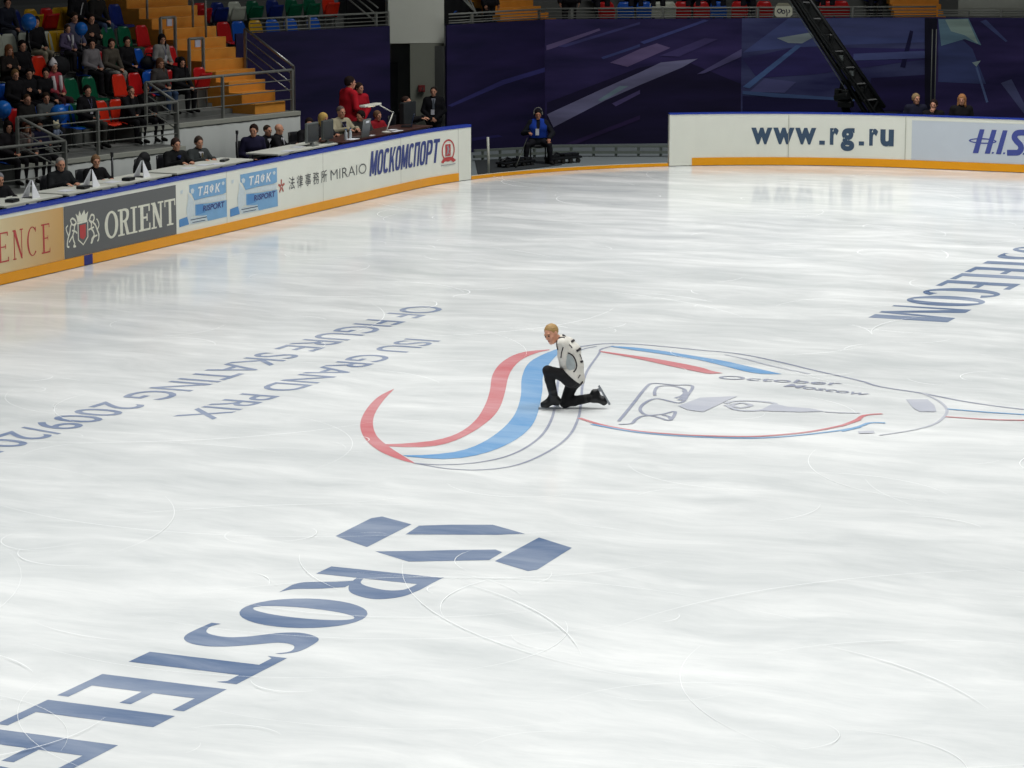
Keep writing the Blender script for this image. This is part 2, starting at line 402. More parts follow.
# skate cuts: thin white arcs and hooks scored into the ice
rs = random.Random(11); cuts = []; zc = .0085
vs_ = []; fs_ = []
for i in range(560):
    x = rs.uniform(-14, 12); y = -22 + 50 * rs.random() ** 1.35
    r0 = rs.choice((.3, .5, .8, 1.4, 2.4, 4.)) * rs.uniform(.7, 1.3); a0 = rs.uniform(0, 2 * PI); sweep = rs.uniform(.5, 2.6) * (1 if rs.random() < .5 else -1) / (1 + r0 * .25); k_ = rs.uniform(-.25, .35); n_ = 16; w0 = rs.uniform(.003, .009) * (1 + max(0, y + 10) * .02)
    z = zc + i * 2.5e-5; b0 = len(vs_)
    for k in range(n_ + 1):
        t = k / n_; a = a0 + sweep * t; rr = r0 * (1 + k_ * t); wd_ = w0 * math.sin(PI * (.06 + .88 * t)) / 2
        cx, cy = x + rr * math.cos(a), y + rr * math.sin(a); vs_.append((cx + wd_ * math.cos(a), cy + wd_ * math.sin(a), z)); vs_.append((cx - wd_ * math.cos(a), cy - wd_ * math.sin(a), z))
    for k in range(n_):
        q = (b0 + 2 * k, b0 + 2 * k + 1, b0 + 2 * k + 3, b0 + 2 * k + 2); fs_.append(q if sweep < 0 else q[::-1])
keep = [max(abs(vs_[i][0]) for i in f) < 14.6 for f in fs_]
me = bpy.data.meshes.new('skate_cuts'); me.from_pydata(vs_, [], [f for f, k in zip(fs_, keep) if k]); me.update()
me.materials.append(mat('shaved_ice', (240, 242, 242), .6, var=.02))
o = link(bpy.data.objects.new('skate_cuts', me), ice); tag(o, 'thin white skate cuts scored into the ice', kind='stuff')
# ---------------------------------------------------------------- rink boards and adverts
HB = 1.21
M_WHITE = mat('white_board_plastic', (228, 230, 218), .35, var=.03, scale=3)
M_ENDW = mat('white_post_plastic', (240, 242, 240), .35, var=.03, scale=3)
M_YEL = mat('yellow_kick_plastic', (234, 158, 10), .35, var=.05, scale=4)
M_CAP = mat('blue_cap_plastic', (24, 54, 158), .4, var=.05)
M_SEAM = mat('board_seam', (165, 165, 152), .6)
def uz(px, py):
    a, b = -20., 45.
    for _ in range(50):
        m = (a + b) / 2
        if proj((*rim(m), .6))[0] < px: a = m
        else: b = m
    y0 = proj((*rim(a), 0))[1]; y1 = proj((*rim(a), 1.2))[1]
    return a, 1.2 * (py - y0) / (y1 - y0)
def U(px): return uz(px, 0)[0]
def onb(u, z, t=-.004): x, y = rim(u, t); return (x, y, z)
def us(u0, u1, step=.25):
    n = max(1, int(math.ceil(abs(u1 - u0) / step))); return [u0 + (u1 - u0) * i / n for i in range(n + 1)]
def strip_solid(u0, u1, z0, z1, t0, t1):
    b = MB(); L = us(u0, u1, .3); vs = []; fs = []
    for u in L:
        for t, z in ((t0, z0), (t1, z0), (t1, z1), (t0, z1)): x, y = rim(u, t); vs.append((x, y, z))
    for i in range(len(L) - 1):
        for k in range(4): fs.append((i * 4 + k, i * 4 + (k + 1) % 4, i * 4 + 4 + (k + 1) % 4, i * 4 + 4 + k))
    fs.append((0, 1, 2, 3)); fs.append(tuple(len(vs) - 4 + k for k in (3, 2, 1, 0)))
    return b.add(vs, fs)
KICK = .185
def board_run(label, u0, u1, k0, k1, ch=.06):
    o = thing('rink_boards', label, 'rink boards', (*rim((u0 + u1) / 2, .06), 0), group='boards round the ice')
    org = o.location
    strip_solid(u0, u1, .012, HB - ch, 0, .11).build('panel', M_WHITE, o, org)
    strip_solid(k0, k1, .012, KICK, -.018, -.001).build('kick_strip', M_YEL, o, org)
    cap = strip_solid(u0, u1, HB - ch, HB, -.01, .13).build('cap_rail', M_CAP, o, org)
    tag(cap, 'blue cap rail')
    return o, org
uA1 = U(471); uB0 = U(669.5)
boardsA, orgA = board_run('long white advertising boards in front of the judges, with dark and gold panels', -6., uA1, -6., U(458.3))
boardsB, orgB = board_run('white advertising boards at the far end of the ice with a web address', uB0, 40., U(692), 40., .034)
def ad(name, m, polys, parent, org, label=None, t=-.006):
    o = flat([[onb(u, z, t) for u, z in p] for p in union2(polys)], name, m, parent, org)
    if label: tag(o, label)
    return o
def adpanel(u0, u1, z0, z1): L = us(u0, u1, .3); return [[(L[i], z0), (L[i + 1], z0), (L[i + 1], z1), (L[i], z1)] for i in range(len(L) - 1)]
def fit(polys, u0, u1, z0, z1, sh=0.): return [[(u0 + (u1 - u0) * x + sh * (y - .5), z0 + (z1 - z0) * y) for x, y in p] for p in polys]
def fitpx(polys, pl, pb, pt, pr, sh=0.):
    u0, z0 = uz(pl, pb); _, z1 = uz(pl, pt); return fit(polys, u0, U(pr), z0, z1, sh)
def gold_mat():
    m = mat('gold_print', (203, 172, 112), .4, var=.10, scale=1.2); nt = m.node_tree; N = nt.nodes.new
    g = N('ShaderNodeNewGeometry'); s = N('ShaderNodeSeparateXYZ'); nt.links.new(g.outputs['Position'], s.inputs[0])
    r = N('ShaderNodeMapRange'); r.inputs['From Min'].default_value = U(-10); r.inputs['From Max'].default_value = U(66); nt.links.new(s.outputs['Y'], r.inputs['Value'])
    x = N('ShaderNodeMix'); x.data_type = 'RGBA'; x.inputs[6].default_value = (*lin((222, 206, 164)), 1); x.inputs[7].default_value = (*lin((206, 160, 92)), 1)
    nt.links.new(r.outputs[0], x.inputs[0]); nt.links.new(x.outputs[2], nt.nodes['Principled BSDF'].inputs['Base Color']); return m
I_GOLD = gold_mat(); I_GRAY = mat('dark_grey_print', (98, 100, 100), .45, var=.03)
I_LET = mat('cream_print', (222, 222, 205), .45); I_RED = mat('red_print', (188, 66, 66), .45); I_SKY = mat('light_blue_print', (120, 168, 208), .45, var=.12, scale=6)
I_DBL = mat('deep_blue_print', (84, 142, 198), .45, var=.1, scale=6); I_PALE = mat('pale_blue_print', (204, 216, 220), .45); I_WHT = mat('white_print', (240, 240, 236), .45)
I_DK = mat('black_print', (78, 82, 84), .45); I_NAVY = mat('navy_print', (52, 66, 128), .45); I_SLATE = mat('slate_print', (58, 80, 104), .45); I_LAV = mat('lavender_grey_print', (196, 204, 212), .4, var=.03, scale=3)
ZT = HB - .06 - .065
zk = KICK + .004
# gold panel
uG = U(64)
gp = ad('advert_panel', I_GOLD, adpanel(-6, uG - .01, zk, ZT), boardsA, orgA, 'gold advert with thin red capitals', -.004)
def serif_thin(ch):
    if ch == 'E': return [rect2(.18, 0, .36, 1), rect2(0, 0, .95, .045), rect2(0, .955, .92, 1), rect2(.3, .49, .75, .53), rect2(.70, .43, .75, .59), rect2(.9, 0, .96, .15), rect2(.86, .86, .92, 1.)]
    if ch == 'N': return [rect2(.12, 0, .19, 1), rect2(.83, 0, .90, 1), [(.05, 1), (.30, 1), (.92, 0), (.80, 0)], rect2(0, 0, .32, .04), rect2(.70, .96, 1, 1), rect2(0, .96, .2, 1)]
    if ch == 'C':
        o = []
        for k in range(24):
            q = []
            for a, i in ((k, 0), (k + 1, 0), (k + 1, 1), (k, 1)):
                t = math.radians(48 + 266 * a / 24); q.append((.52 + (.5 if not i else .36) * math.cos(t), .5 + (.5 if not i else .47) * math.sin(t)))
            o.append(q)
        return o + [rect2(.80, .80, .86, .97)]
    return []
L_ = []
for ch, a, b in (('E', -4, 8.8), ('N', 12.4, 22.8), ('C', 26.6, 37.2), ('E', 41, 50)):
    z0 = uz(45, 253)[1]; z1 = uz(45, 223.8)[1]
    L_ += fit(serif_thin(ch), U(a), U(b), z0, z1)
ad('lettering', I_RED, L_, gp, orgA, None, -.008)
# dark grey panel with crest and slab lettering
gy = ad('advert_panel', I_GRAY, adpanel(U(64), U(176), zk, ZT), boardsA, orgA, 'dark grey advert with a crest and pale slab capitals', -.004)
def slab(ch):
    s = .065
    if ch == 'O': return ring2(.5, .5, .5, .515, .27, .43)
    if ch == 'R':
        return [rect2(.16, 0, .38, 1), rect2(0, 0, .52, s), rect2(0, 1 - s, .45, 1)] + lens2([(.38, 1), (.62, 1), (.84, .93), (.88, .76), (.80, .58), (.6, .5), (.38, .49)], [(.38, .92), (.53, .92), (.64, .87), (.67, .76), (.63, .65), (.52, .58), (.38, .57)]) + [[(.46, .52), (.66, .55), (.86, .07), (.66, .0)], rect2(.66, 0, 1.02, s)]
    if ch == 'I': return [rect2(.31, 0, .69, 1), rect2(0, 0, 1, s), rect2(0, 1 - s, 1, 1)]
    if ch == 'E': return [rect2(.16, 0, .42, 1), rect2(0, 0, .98, s * 1.2), rect2(0, 1 - s * 1.2, .95, 1), rect2(.4, .46, .74, .54), rect2(.66, .36, .76, .64), rect2(.84, .72, .95, 1), rect2(.87, 0, .98, .27)]
    if ch == 'N': return [rect2(.14, 0, .28, 1), rect2(.72, 0, .86, 1), [(.05, 1), (.34, 1), (.88, 0), (.66, 0)], rect2(0, 0, .44, s), rect2(.55, 1 - s, 1.02, 1), rect2(0, 1 - s, .3, 1)]
    if ch == 'T': return [rect2(.38, 0, .62, 1), rect2(.2, 0, .8, s), rect2(0, 1 - s * 1.2, 1, 1), rect2(0, .74, .09, 1), rect2(.91, .74, 1, 1)]
zO0, zO1 = uz(140 / 12.8 + 100, 238.0)[1], uz(140 / 12.8 + 100, 211.2)[1]
L_ = []
for ch, a, b in (('O', 104.3, 117.9), ('R', 117.6, 130.2), ('I', 130.4, 136.8), ('E', 138, 150.2), ('N', 150.8, 163), ('T', 164.2, 175)):
    L_ += fit(slab(ch), U(a), U(b), zO0, zO1)
ad('lettering', I_LET, L_, gy, orgA, None, -.008)
# crest, from its own small drawing (60 x 60 units of the panel)
def cr(x, y): return uz(60 + x / 12.8, 200 + y / 12.8)
def crm(l): return [cr(*p) for p in l]
def crs(l, w=.02, sm=True): return stroke2(crm(l), w, 4, sm)
C_ = []
C_ += [crm([(222, 285), (218, 245), (200, 175), (235, 205), (250, 135), (272, 195), (312, 122), (325, 185), (362, 140), (345, 235), (345, 260)])]
C_ += crs([(222, 300), (285, 285), (350, 268)], .03)
C_ += crs([(228, 300), (228, 510), (290, 570), (350, 470), (352, 280)], .028, False) + crs([(215, 295), (232, 300)], .02)
lionL = [(190, 255), (160, 235), (135, 260), (145, 300), (130, 350), (120, 420), (95, 500), (85, 590), (110, 600)]
lionL2 = [(190, 255), (205, 290), (185, 330), (175, 400), (160, 450), (165, 510), (180, 560), (165, 595), (195, 590)]
C_ += crs(lionL, .035) + crs(lionL2, .035) + crs([(145, 300), (170, 320), (210, 290)], .03) + crs([(150, 390), (190, 400), (215, 425)], .03) + crs([(110, 470), (85, 410), (75, 360), (100, 325)], .026) + crs([(160, 450), (110, 540)], .03)
C_ += crs([(385, 225), (400, 190), (430, 195), (435, 240), (420, 280), (450, 320), (470, 380), (490, 440), (485, 500), (470, 525)], .035) + crs([(385, 225), (375, 260), (400, 300), (395, 360), (420, 400), (430, 450), (400, 500), (400, 545), (385, 540)], .035)
C_ += crs([(365, 255), (400, 275), (420, 280)], .03) + crs([(360, 380), (390, 365), (430, 345)], .03) + crs([(470, 380), (495, 320), (480, 260), (465, 240)], .026) + crs([(400, 545), (430, 470), (470, 450)], .03)
ad('crest', I_LET, C_, gy, orgA, 'cream crest of two lions round a crowned shield', -.008)
ad('crest_shield', I_RED, [crm([(248, 325), (325, 305), (325, 460), (290, 505), (250, 480)])], gy, orgA, 'red shield', -.008)
# two light blue adverts
def blue_ad(dx0, px, py):
    """px,py: pixel of the drawing's origin; the drawing is in 1/9.31 px"""
    def q(x, y): return uz(px + x / 9.31, py + y / 9.31)
    def qm(l): return [q(*p) for p in l]
    p = ad('advert_panel', I_SKY, [qm([(145, 187), (310, 155), (485, 120), (485, 255), (455, 270), (300, 300), (190, 330), (165, 270), (145, 255)]),
                                  qm([(195, 368), (340, 352), (488, 325), (490, 480), (310, 520), (300, 470), (195, 472)])], boardsA, orgA, None, -.004)
    ad('printed_block', I_DBL, [qm([(45, 508), (120, 480), (135, 552), (45, 580)])], p, orgA, None, -.0055)
    ad('printed_block', I_DBL, [qm([(205, 372), (270, 362), (290, 440), (205, 468)])], p, orgA, None, -.0055)
    ad('printed_figure', I_PALE, [qm([(60, 240), (85, 230), (80, 265), (62, 270)]), qm([(130, 260), (180, 330), (195, 400), (190, 470), (150, 490), (135, 550), (120, 480), (112, 410), (130, 330)]), qm([(155, 230), (175, 215), (190, 235), (180, 265), (160, 265)]), qm([(445, 165), (460, 150), (472, 165), (465, 185), (450, 185)]), qm([(180, 335), (300, 305), (480, 270), (480, 320), (200, 365)])], p, orgA, None, -.0055)
    u0, z0 = q(222, 290); z1 = q(222, 205)[1]; u1 = q(432, 220)[0]
    wd = (u1 - u0)
    Ls = []
    for i, (ch, sh) in enumerate((('\u0422', .035), ('\u0414', .035), ('\u0424', .0), ('\u041a', .035))):
        Ls += fit(font2(ch, .03), u0 + wd * (i * .26), u0 + wd * (i * .26 + .20), z0, z1, sh)
    ad('lettering', I_WHT, Ls, p, orgA, None, -.008)
    u0, z0 = q(268, 432); z1 = q(268, 378)[1]; u1 = q(465, 400)[0]
    ad('lettering', I_NAVY, fit(font2('RISPORT', .03), u0, u1, z0, z1, .02), p, orgA, None, -.008)
    ad('small_print', I_PALE, [qm([(135, 495), (300, 465), (305, 520), (150, 552)])], p, orgA, None, -.0065)
    ad('small_print', I_SLATE, stroke2(qm([(148, 512), (300, 482)]), .018, 2, False) + stroke2(qm([(165, 535), (285, 512)]), .014, 2, False), p, orgA, None, -.009)
    return p
tag(blue_ad(0, 174, 165), 'light blue advert beside the dark grey one')
tag(blue_ad(1, 174 + 474 / 9.31, 165 - 97 / 9.31), 'light blue advert beside the red star mark')
# star mark, ideographs and thin capitals
la = ad('lettering', I_DK, fitpx(font2('MIRAIO', -.012), 330.5, 180.4, 170.2, 366.2), boardsA, orgA, 'thin grey capitals', -.006)
L_ = []
for i, ch in enumerate('\u6cd5\u5f8b\u4e8b\u52d9\u6240'):
    u0, z0 = uz(288.6, 189.9); z1 = uz(288.6, 177.4)[1]; du = (U(326.8) - u0)
    L_ += fit(font2(ch, .0), u0 + du * i * .2115, u0 + du * (i * .2115 + .154), z0, z1)
ad('lettering', I_DK, L_, boardsA, orgA, 'five grey ideographs', -.006)
uc, zc = uz(281.2, 186.3); S_ = []
for k in range(5):
    a = PI / 2 + k * 2 * PI / 5
    S_.append(bar2(uc + .02 * math.cos(a), zc + .02 * math.sin(a), uc + .135 * math.cos(a), zc + .135 * math.sin(a), .045))
ad('star_mark', mat('rust_print', (176, 96, 84), .45), S_, boardsA, orgA, 'rust red five-rayed mark', -.006)
def sup(rx, ry, a0=0., a1=360., n=36, cx=.5, cy=.5, wx=.33, wy=.15):
    def pt(p, q, a):
        c_, s_ = math.cos(a), math.sin(a); return (cx + p * math.copysign(abs(c_) ** .62, c_), cy + q * math.copysign(abs(s_) ** .62, s_))
    return [[pt(rx, ry, math.radians(a0 + (a1 - a0) * k / n)), pt(rx, ry, math.radians(a0 + (a1 - a0) * (k + 1) / n)), pt(rx - wx, ry - wy, math.radians(a0 + (a1 - a0) * (k + 1) / n)), pt(rx - wx, ry - wy, math.radians(a0 + (a1 - a0) * k / n))] for k in range(n)]
def block(ch):
    w = .33
    if ch == 'M': return [rect2(0, 0, .26, 1), rect2(.74, 0, 1, 1), [(0, 1), (.30, 1), (.62, .08), (.38, .08)], [(.70, 1), (1, 1), (.62, .08), (.38, .08)]]
    if ch == 'O': return sup(.5, .5)
    if ch == 'C': return sup(.5, .5, 38, 322)
    if ch == 'K': return [rect2(0, 0, w, 1), [(w, .42), (.68, 1), (1, 1), (w + .12, .36)], [(.36, .62), (.58, .72), (1.02, 0), (.70, 0)]]
    if ch == 'P': return [rect2(0, 0, w, 1), rect2(1 - w, 0, 1, 1), rect2(0, .85, 1, 1)]
    if ch == 'R': return [rect2(0, 0, w, 1)] + sup(.5, .31, -90, 90, 18, .5, .69) + [rect2(0, .88, .52, 1), rect2(0, .38, .52, .50)]
    if ch == 'T': return [rect2(.33, 0, .67, 1), rect2(0, .85, 1, 1)]
L_ = []
u0, z0 = uz(370.2, 176.2); z1 = uz(370.2, 151.5)[1]; u1 = U(438.8)
ws_ = {'M': 1.25, 'K': 1.05}; tot = sum(ws_.get(c, 1.) + .11 for c in 'MOCKOMCPORT') - .11; x_ = 0.
for ch in 'MOCKOMCPORT':
    w_1 = ws_.get(ch, 1.); L_ += fit(block(ch), u0 + (u1 - u0) * x_ / tot, u0 + (u1 - u0) * (x_ + w_1) / tot, z0, z1, .10); x_ += w_1 + .11
ad('lettering', I_NAVY, L_, boardsA, orgA, 'bold navy slanted capitals', -.008)
# round emblem
uc, zc = uz(447.9, 150.3); re = U(454.5) - uc; rz = uz(447.9, 139.2)[1] - zc
em = ad('emblem', I_RED, ring2(uc, zc, re, rz, re * .84, rz * .86, n=30) + [rect2(uc - re * .42, zc - rz * .5, uc + re * .38, zc + rz * .55)] +
   [[(uc - re * 1.15, zc - rz * .98), (uc - re * .6, zc - rz * .62), (uc, zc - rz * .6), (uc + re * .6, zc - rz * .62), (uc + re * 1.2, zc - rz * .98), (uc + re * .75, zc - rz * 1.12), (uc + re * .45, zc - rz * .95), (uc, zc - rz * .88), (uc - re * .5, zc - rz * .95), (uc - re * .8, zc - rz * 1.12)]], boardsA, orgA, 'round red ribbon emblem', -.008)
ad('emblem_figure', mat('grey_print', (150, 150, 158), .45), [[(uc - re * .3, zc - rz * .45), (uc - re * .1, zc + rz * .1), (uc - re * .2, zc + rz * .4), (uc, zc + rz * .45), (uc + re * .2, zc + rz * .1), (uc + re * .05, zc - rz * .1), (uc + re * .3, zc - rz * .4), (uc + re * .05, zc - rz * .25)]], em, orgA, None, -.011)
ad('small_print', mat('grey_print', (150, 150, 158), .45), [rect2(uc - re * 1.1, zc - rz * 1.32, uc + re * 1.1, zc - rz * 1.25)], em, orgA, None, -.008)
# web address and slanted initials on the far boards
z0 = uz(751, 144.2)[1]; zx = uz(751, 127.6)[1]; hx = zx - z0
L_ = []
def at5(x): return U(730 + x / 5.689)
for ch, a, b, lo, hi in (('w', 120, 240, 0, 1), ('w', 245, 366, 0, 1), ('w', 370, 490, 0, 1), ('.', 508, 540, 0, .24), ('r', 568, 618, 0, 1.02), ('g', 630, 708, -.36, 1.02), ('.', 733, 763, 0, .24), ('r', 792, 842, 0, 1.02), ('u', 855, 932, -.02, 1.)):
    if ch == '.': g = [rect2(0, 0, 1, 1)]
    else: g = font2(ch, .045)
    L_ += fit(g, at5(a), at5(b), z0 + lo * hx, z0 + hi * hx)
ad('lettering', I_SLATE, L_, boardsB, orgB, 'bold slate web address', -.006)
lv = ad('advert_panel', I_LAV, adpanel(U(911.7), 40, zk, ZT), boardsB, orgB, 'pale lavender grey advert with slanted blue initials', -.004)
def h8(x, y): return uz(940 + x / 12.19, 110 + y / 12.19)
def h8m(l): return [h8(*p) for p in l]
I_HIS = mat('violet_blue_print', (66, 78, 150), .45)
L_ = [h8m([(402, 525), (470, 525), (540, 236), (482, 234)]), h8m([(548, 530), (612, 532), (688, 243), (628, 240)]), h8m([(685, 536), (748, 538), (820, 248), (762, 246)])]
L_ += [h8m([(632, 532), (655, 532), (662, 512), (638, 512)]), h8m([(770, 538), (793, 538), (800, 516), (776, 516)]), h8m([(1010, 545), (1034, 545), (1040, 522), (1016, 522)])]
cx_, cz_ = h8(520, 377); rx_ = h8(690, 377)[0] - cx_; rz_ = h8(520, 342)[1] - cz_
L_ += ring2(cx_, cz_, rx_, rz_, rx_ * .86, rz_ * .55, n=36)
L_ += stroke2(h8m([(1085, 280), (1000, 274), (930, 285), (905, 330), (930, 375), (975, 420), (990, 470), (960, 515), (900, 520), (820, 520)]), .13, 6)
ad('lettering', I_HIS, L_, lv, orgB, None, -.008)
# blue mark on the kick strip, seams between the panels
ad('kick_mark', mat('navy_kick_mark', (40, 46, 120), .5), [rect2(U(82.4), .013, U(91), KICK)], boardsA, orgA, 'navy block on the yellow kick strip', -.021)
sA = flat([[onb(u - .006, KICK, -.0025), onb(u + .006, KICK, -.0025), onb(u + .006, HB - .06, -.0025), onb(u - .006, HB - .06, -.0025)] for u in (U(226.6), U(323), U(400.8), U(458.2))], 'panel_seam', M_SEAM, boardsA, orgA)
sB = flat([[onb(u - .006, .02, -.0185), onb(u + .006, .02, -.0185), onb(u + .006, HB - .06, -.0185), onb(u - .006, HB - .06, -.0185)] for u in (U(788.5), U(905.5))], 'panel_seam', M_SEAM, boardsB, orgB)
# threshold of the open gate: yellow strip along the edge of the ice
thr = strip_solid(uA1 + .02, uB0 - .02, .004, .075, 0, .10).build('threshold_strip', M_YEL, None, (*rim((uA1 + uB0) / 2), 0))
tag(thr, 'low yellow strip along the ice edge in the open gate', 'threshold')
mt = strip_solid(uA1 + .05, uB0 - .05, .076, .082, .005, .05).build('threshold_edge', mat('cream_strip', (225, 220, 200), .5), thr, (0, 0, 0))
mt.location = -Vector(thr.location)
# ---------------------------------------------------------------- hall: floor, walls, printed banners
M_CONC = mat('grey_concrete', (112, 114, 110), .85, var=.12, scale=2.5)
M_DKCONC = mat('dark_concrete', (92, 96, 92), .85, var=.15, scale=2)
M_FLOOR = mat('grey_rubber_floor', (120, 128, 130), .8, var=.1, scale=2)
M_BEAM = mat('pale_plaster', (150, 152, 142), .8, var=.06, scale=1.5)
M_BLACK = mat('black_fabric', (18, 18, 22), .8)
M_STEEL = mat('brushed_steel', (150, 152, 148), .35, .85, var=.05)
M_RAIL = mat('grey_painted_rail', (128, 130, 124), .45, .1, var=.05)
ZB = 3.05
fl = MB()
out = [rim(u, .125) for u in us(-34, 52, .8)]
fl.add([(x, y, -.002) for x, y in out] + [(x, y, -.002) for x, y in [rim(u, 14.) for u in us(-34, 52, .8)]], [(i, i + 1, len(out) + i + 1, len(out) + i) for i in range(len(out) - 1)])
fl.add([(x, y, -.003) for x, y in out] + [(x, y, -.003) for x, y in [rim(u, -.001) for u in us(-34, 52, .8)]], [(i, i + 1, len(out) + i + 1, len(out) + i) for i in range(len(out) - 1)])
tag(fl.build('floor_surround', M_FLOOR), 'grey floor around the ice', None, kind='structure')
def wz(px, py, z=ZB): p = on_z(px, py, z); return Vector((p.x, p.y, 0))
def banner_mat(name, base, hi):
    m = bpy.data.materials.new(name); m.use_nodes = True; nt = m.node_tree; N = nt.nodes.new; L = nt.links.new
    b = nt.nodes['Principled BSDF']; b.inputs['Roughness'].default_value = .6; b.inputs['Specular IOR Level'].default_value = .2
    tc = N('ShaderNodeTexCoord'); mp = N('ShaderNodeMapping'); mp.inputs['Rotation'].default_value = (0, -.45, 0); mp.inputs['Scale'].default_value = (.25, .25, 1.6)
    L(tc.outputs['Object'], mp.inputs['Vector'])
    nz = N('ShaderNodeTexNoise'); nz.inputs['Scale'].default_value = 1.2; nz.inputs['Detail'].default_value = 4; L(mp.outputs[0], nz.inputs['Vector'])
    mr = N('ShaderNodeMapRange'); mr.inputs['From Min'].default_value = .38; mr.inputs['From Max'].default_value = .7; L(nz.outputs['Fac'], mr.inputs['Value'])
    mx = N('ShaderNodeMix'); mx.data_type = 'RGBA'; mx.inputs[6].default_value = (*lin(base), 1); mx.inputs[7].default_value = (*lin(hi), 1)
    L(mr.outputs[0], mx.inputs[0]); L(mx.outputs[2], b.inputs['Base Color'])
    return m
B_DARK = banner_mat('banner_navy_print', (32, 29, 62), (52, 42, 86)); B_MID = banner_mat('banner_violet_print', (38, 33, 74), (70, 58, 112)); B_BLUE = banner_mat('banner_blue_print', (46, 46, 92), (92, 98, 142))
def pm(rgb):
    rgb = (int(rgb[0] * 1.06), int(rgb[1] * 1.02), int(rgb[2] * .88))
    return banner_mat('banner_streak_%d_%d_%d' % rgb, tuple(min(255, int(v * 1.02)) for v in rgb), tuple(min(255, int(v * 1.38)) for v in rgb))
def banner(name, label, pa, pb, base, streaks, z0=.0):
    A, B = wz(*pa), wz(*pb); d = (B - A).normalized(); n = Vector((d.y, -d.x, 0))
    o = thing(name, label, 'banner', (A + B) / 2, math.atan2(d.y, d.x), 'printed banners round the end of the hall')
    M = Matrix.Rotation(-math.atan2(d.y, d.x), 3, 'Z'); L = (B - A).length
    def loc(p): return M @ (Vector(p) - o.location)
    MB().box((0, .03, (z0 + ZB) / 2), (L, .05, ZB - z0)).build('cloth', base, o)
    if streaks:
        mb = MB(); ms = []; t = .003
        vs = []; fs = []; mi = []
        for rgb, poly in streaks:
            q = [loc(on_plane(px, py, A, n)) for px, py in poly]
            q = [Vector((max(-L / 2, min(L / 2, p.x)), -t + .005, max(z0 + .01, min(ZB - .01, p.z)))) for p in q]
            b0 = len(vs); vs += q; fs.append(tuple(range(b0, b0 + len(q)))); mi.append(len(ms)); ms.append(pm(rgb)); t += .0015
        me = bpy.data.meshes.new('printed_streaks'); me.from_pydata(vs, [], fs); me.polygons.foreach_set('material_index', mi); me.update()
        for x in ms: me.materials.append(x)
        link(bpy.data.objects.new('printed_streaks', me), o)
    return o, A, B, n
def k1(l): return [(440 + x / 5.12, y / 5.12) for x, y in l]
def k2(l): return [(640 + x / 5.12, y / 5.12) for x, y in l]
def k3(l): return [(824 + x / 5.12, y / 5.12) for x, y in l]
pA0, pA1, pB0, pB1, pC1, pC2, pD1 = (236, 33.8), (390, 25.8), (447, 25.2), (545, 19.4), (742, 18.2), (937, 17.2), (1075, 18.2)
banner('banner', 'plain dark navy banner behind the officials in red', pA0, pA1, B_DARK, None)
banner('banner', 'dark violet banner between the man in the suit and the gate, one thin blue streak', pB0, pB1, B_DARK,
       [((52, 52, 120), k1([(40, 540), (320, 410), (540, 345), (540, 368), (330, 432), (60, 547)])), ((42, 40, 100), k1([(165, 705), (300, 690), (320, 700), (165, 722)]))])
banner('banner', 'violet banner behind the gate with a broad pale streak', pB1, pC1, B_MID,
       [((30, 26, 62), k1([(548, 525), (1024, 345), (1250, 310), (1546, 430), (1546, 768), (548, 768)])),
        ((88, 80, 134), k1([(545, 232), (815, 145), (822, 155), (600, 240), (545, 258)])), ((60, 60, 122), k1([(600, 238), (1024, 112), (1024, 124), (640, 242)])),
        ((58, 66, 130), k1([(825, 293), (900, 268), (1024, 225), (1024, 240), (835, 303)])), ((92, 82, 136), k1([(870, 320), (1024, 250), (1110, 222), (1180, 245), (960, 342)])),
        ((104, 106, 158), k1([(548, 585), (820, 460), (1024, 370), (1130, 320), (1320, 300), (1240, 345), (1024, 435), (850, 512), (580, 652)])),
        ((108, 132, 166), k1([(808, 512), (920, 440), (965, 440), (880, 490), (825, 520)])), ((72, 66, 122), k1([(880, 530), (1024, 460), (1024, 480), (900, 545)])),
        ((46, 36, 82), k1([(640, 760), (1024, 590), (1024, 612), (700, 768)])),
        ((62, 68, 138), k2([(0, 215), (330, 100), (352, 106), (20, 226)])), ((62, 56, 112), k2([(100, 285), (330, 195), (400, 200), (200, 290)])), ((76, 74, 128), k2([(290, 380), (520, 250), (520, 290), (330, 375)]))])
banner('banner', 'blue violet banner behind the black camera crane', pC1, pC2, B_BLUE,
       [((66, 76, 138), k2([(525, 270), (760, 92), (1500, 92), (1500, 215), (1000, 230), (700, 250)])), ((66, 74, 132), k3([(0, 95), (560, 92), (560, 185), (300, 195), (0, 175)])),
        ((48, 46, 104), k2([(525, 300), (800, 240), (1490, 250), (1490, 300), (900, 380), (600, 400)])),
        ((126, 142, 168), k2([(700, 195), (880, 165), (910, 178), (830, 222), (760, 220)])), ((70, 96, 160), k2([(525, 445), (800, 230), (828, 234), (560, 452)])),
        ((72, 76, 134), k2([(640, 400), (800, 420), (740, 475), (560, 470)])), ((62, 82, 138), k2([(525, 465), (1024, 500), (1470, 505), (1470, 525), (1024, 530), (525, 482)])),
        ((30, 28, 70), k2([(525, 490), (1470, 535), (1470, 570), (525, 570)])),
        ((26, 26, 66), k3([(390, 342), (440, 155), (457, 160), (415, 346)])), ((68, 78, 138), k3([(150, 275), (560, 258), (560, 296), (150, 310)])), ((34, 30, 76), k3([(240, 400), (560, 380), (570, 560), (230, 570)])),
        ((22, 22, 44), k3([(515, 92), (590, 92), (590, 575), (515, 575)]))])
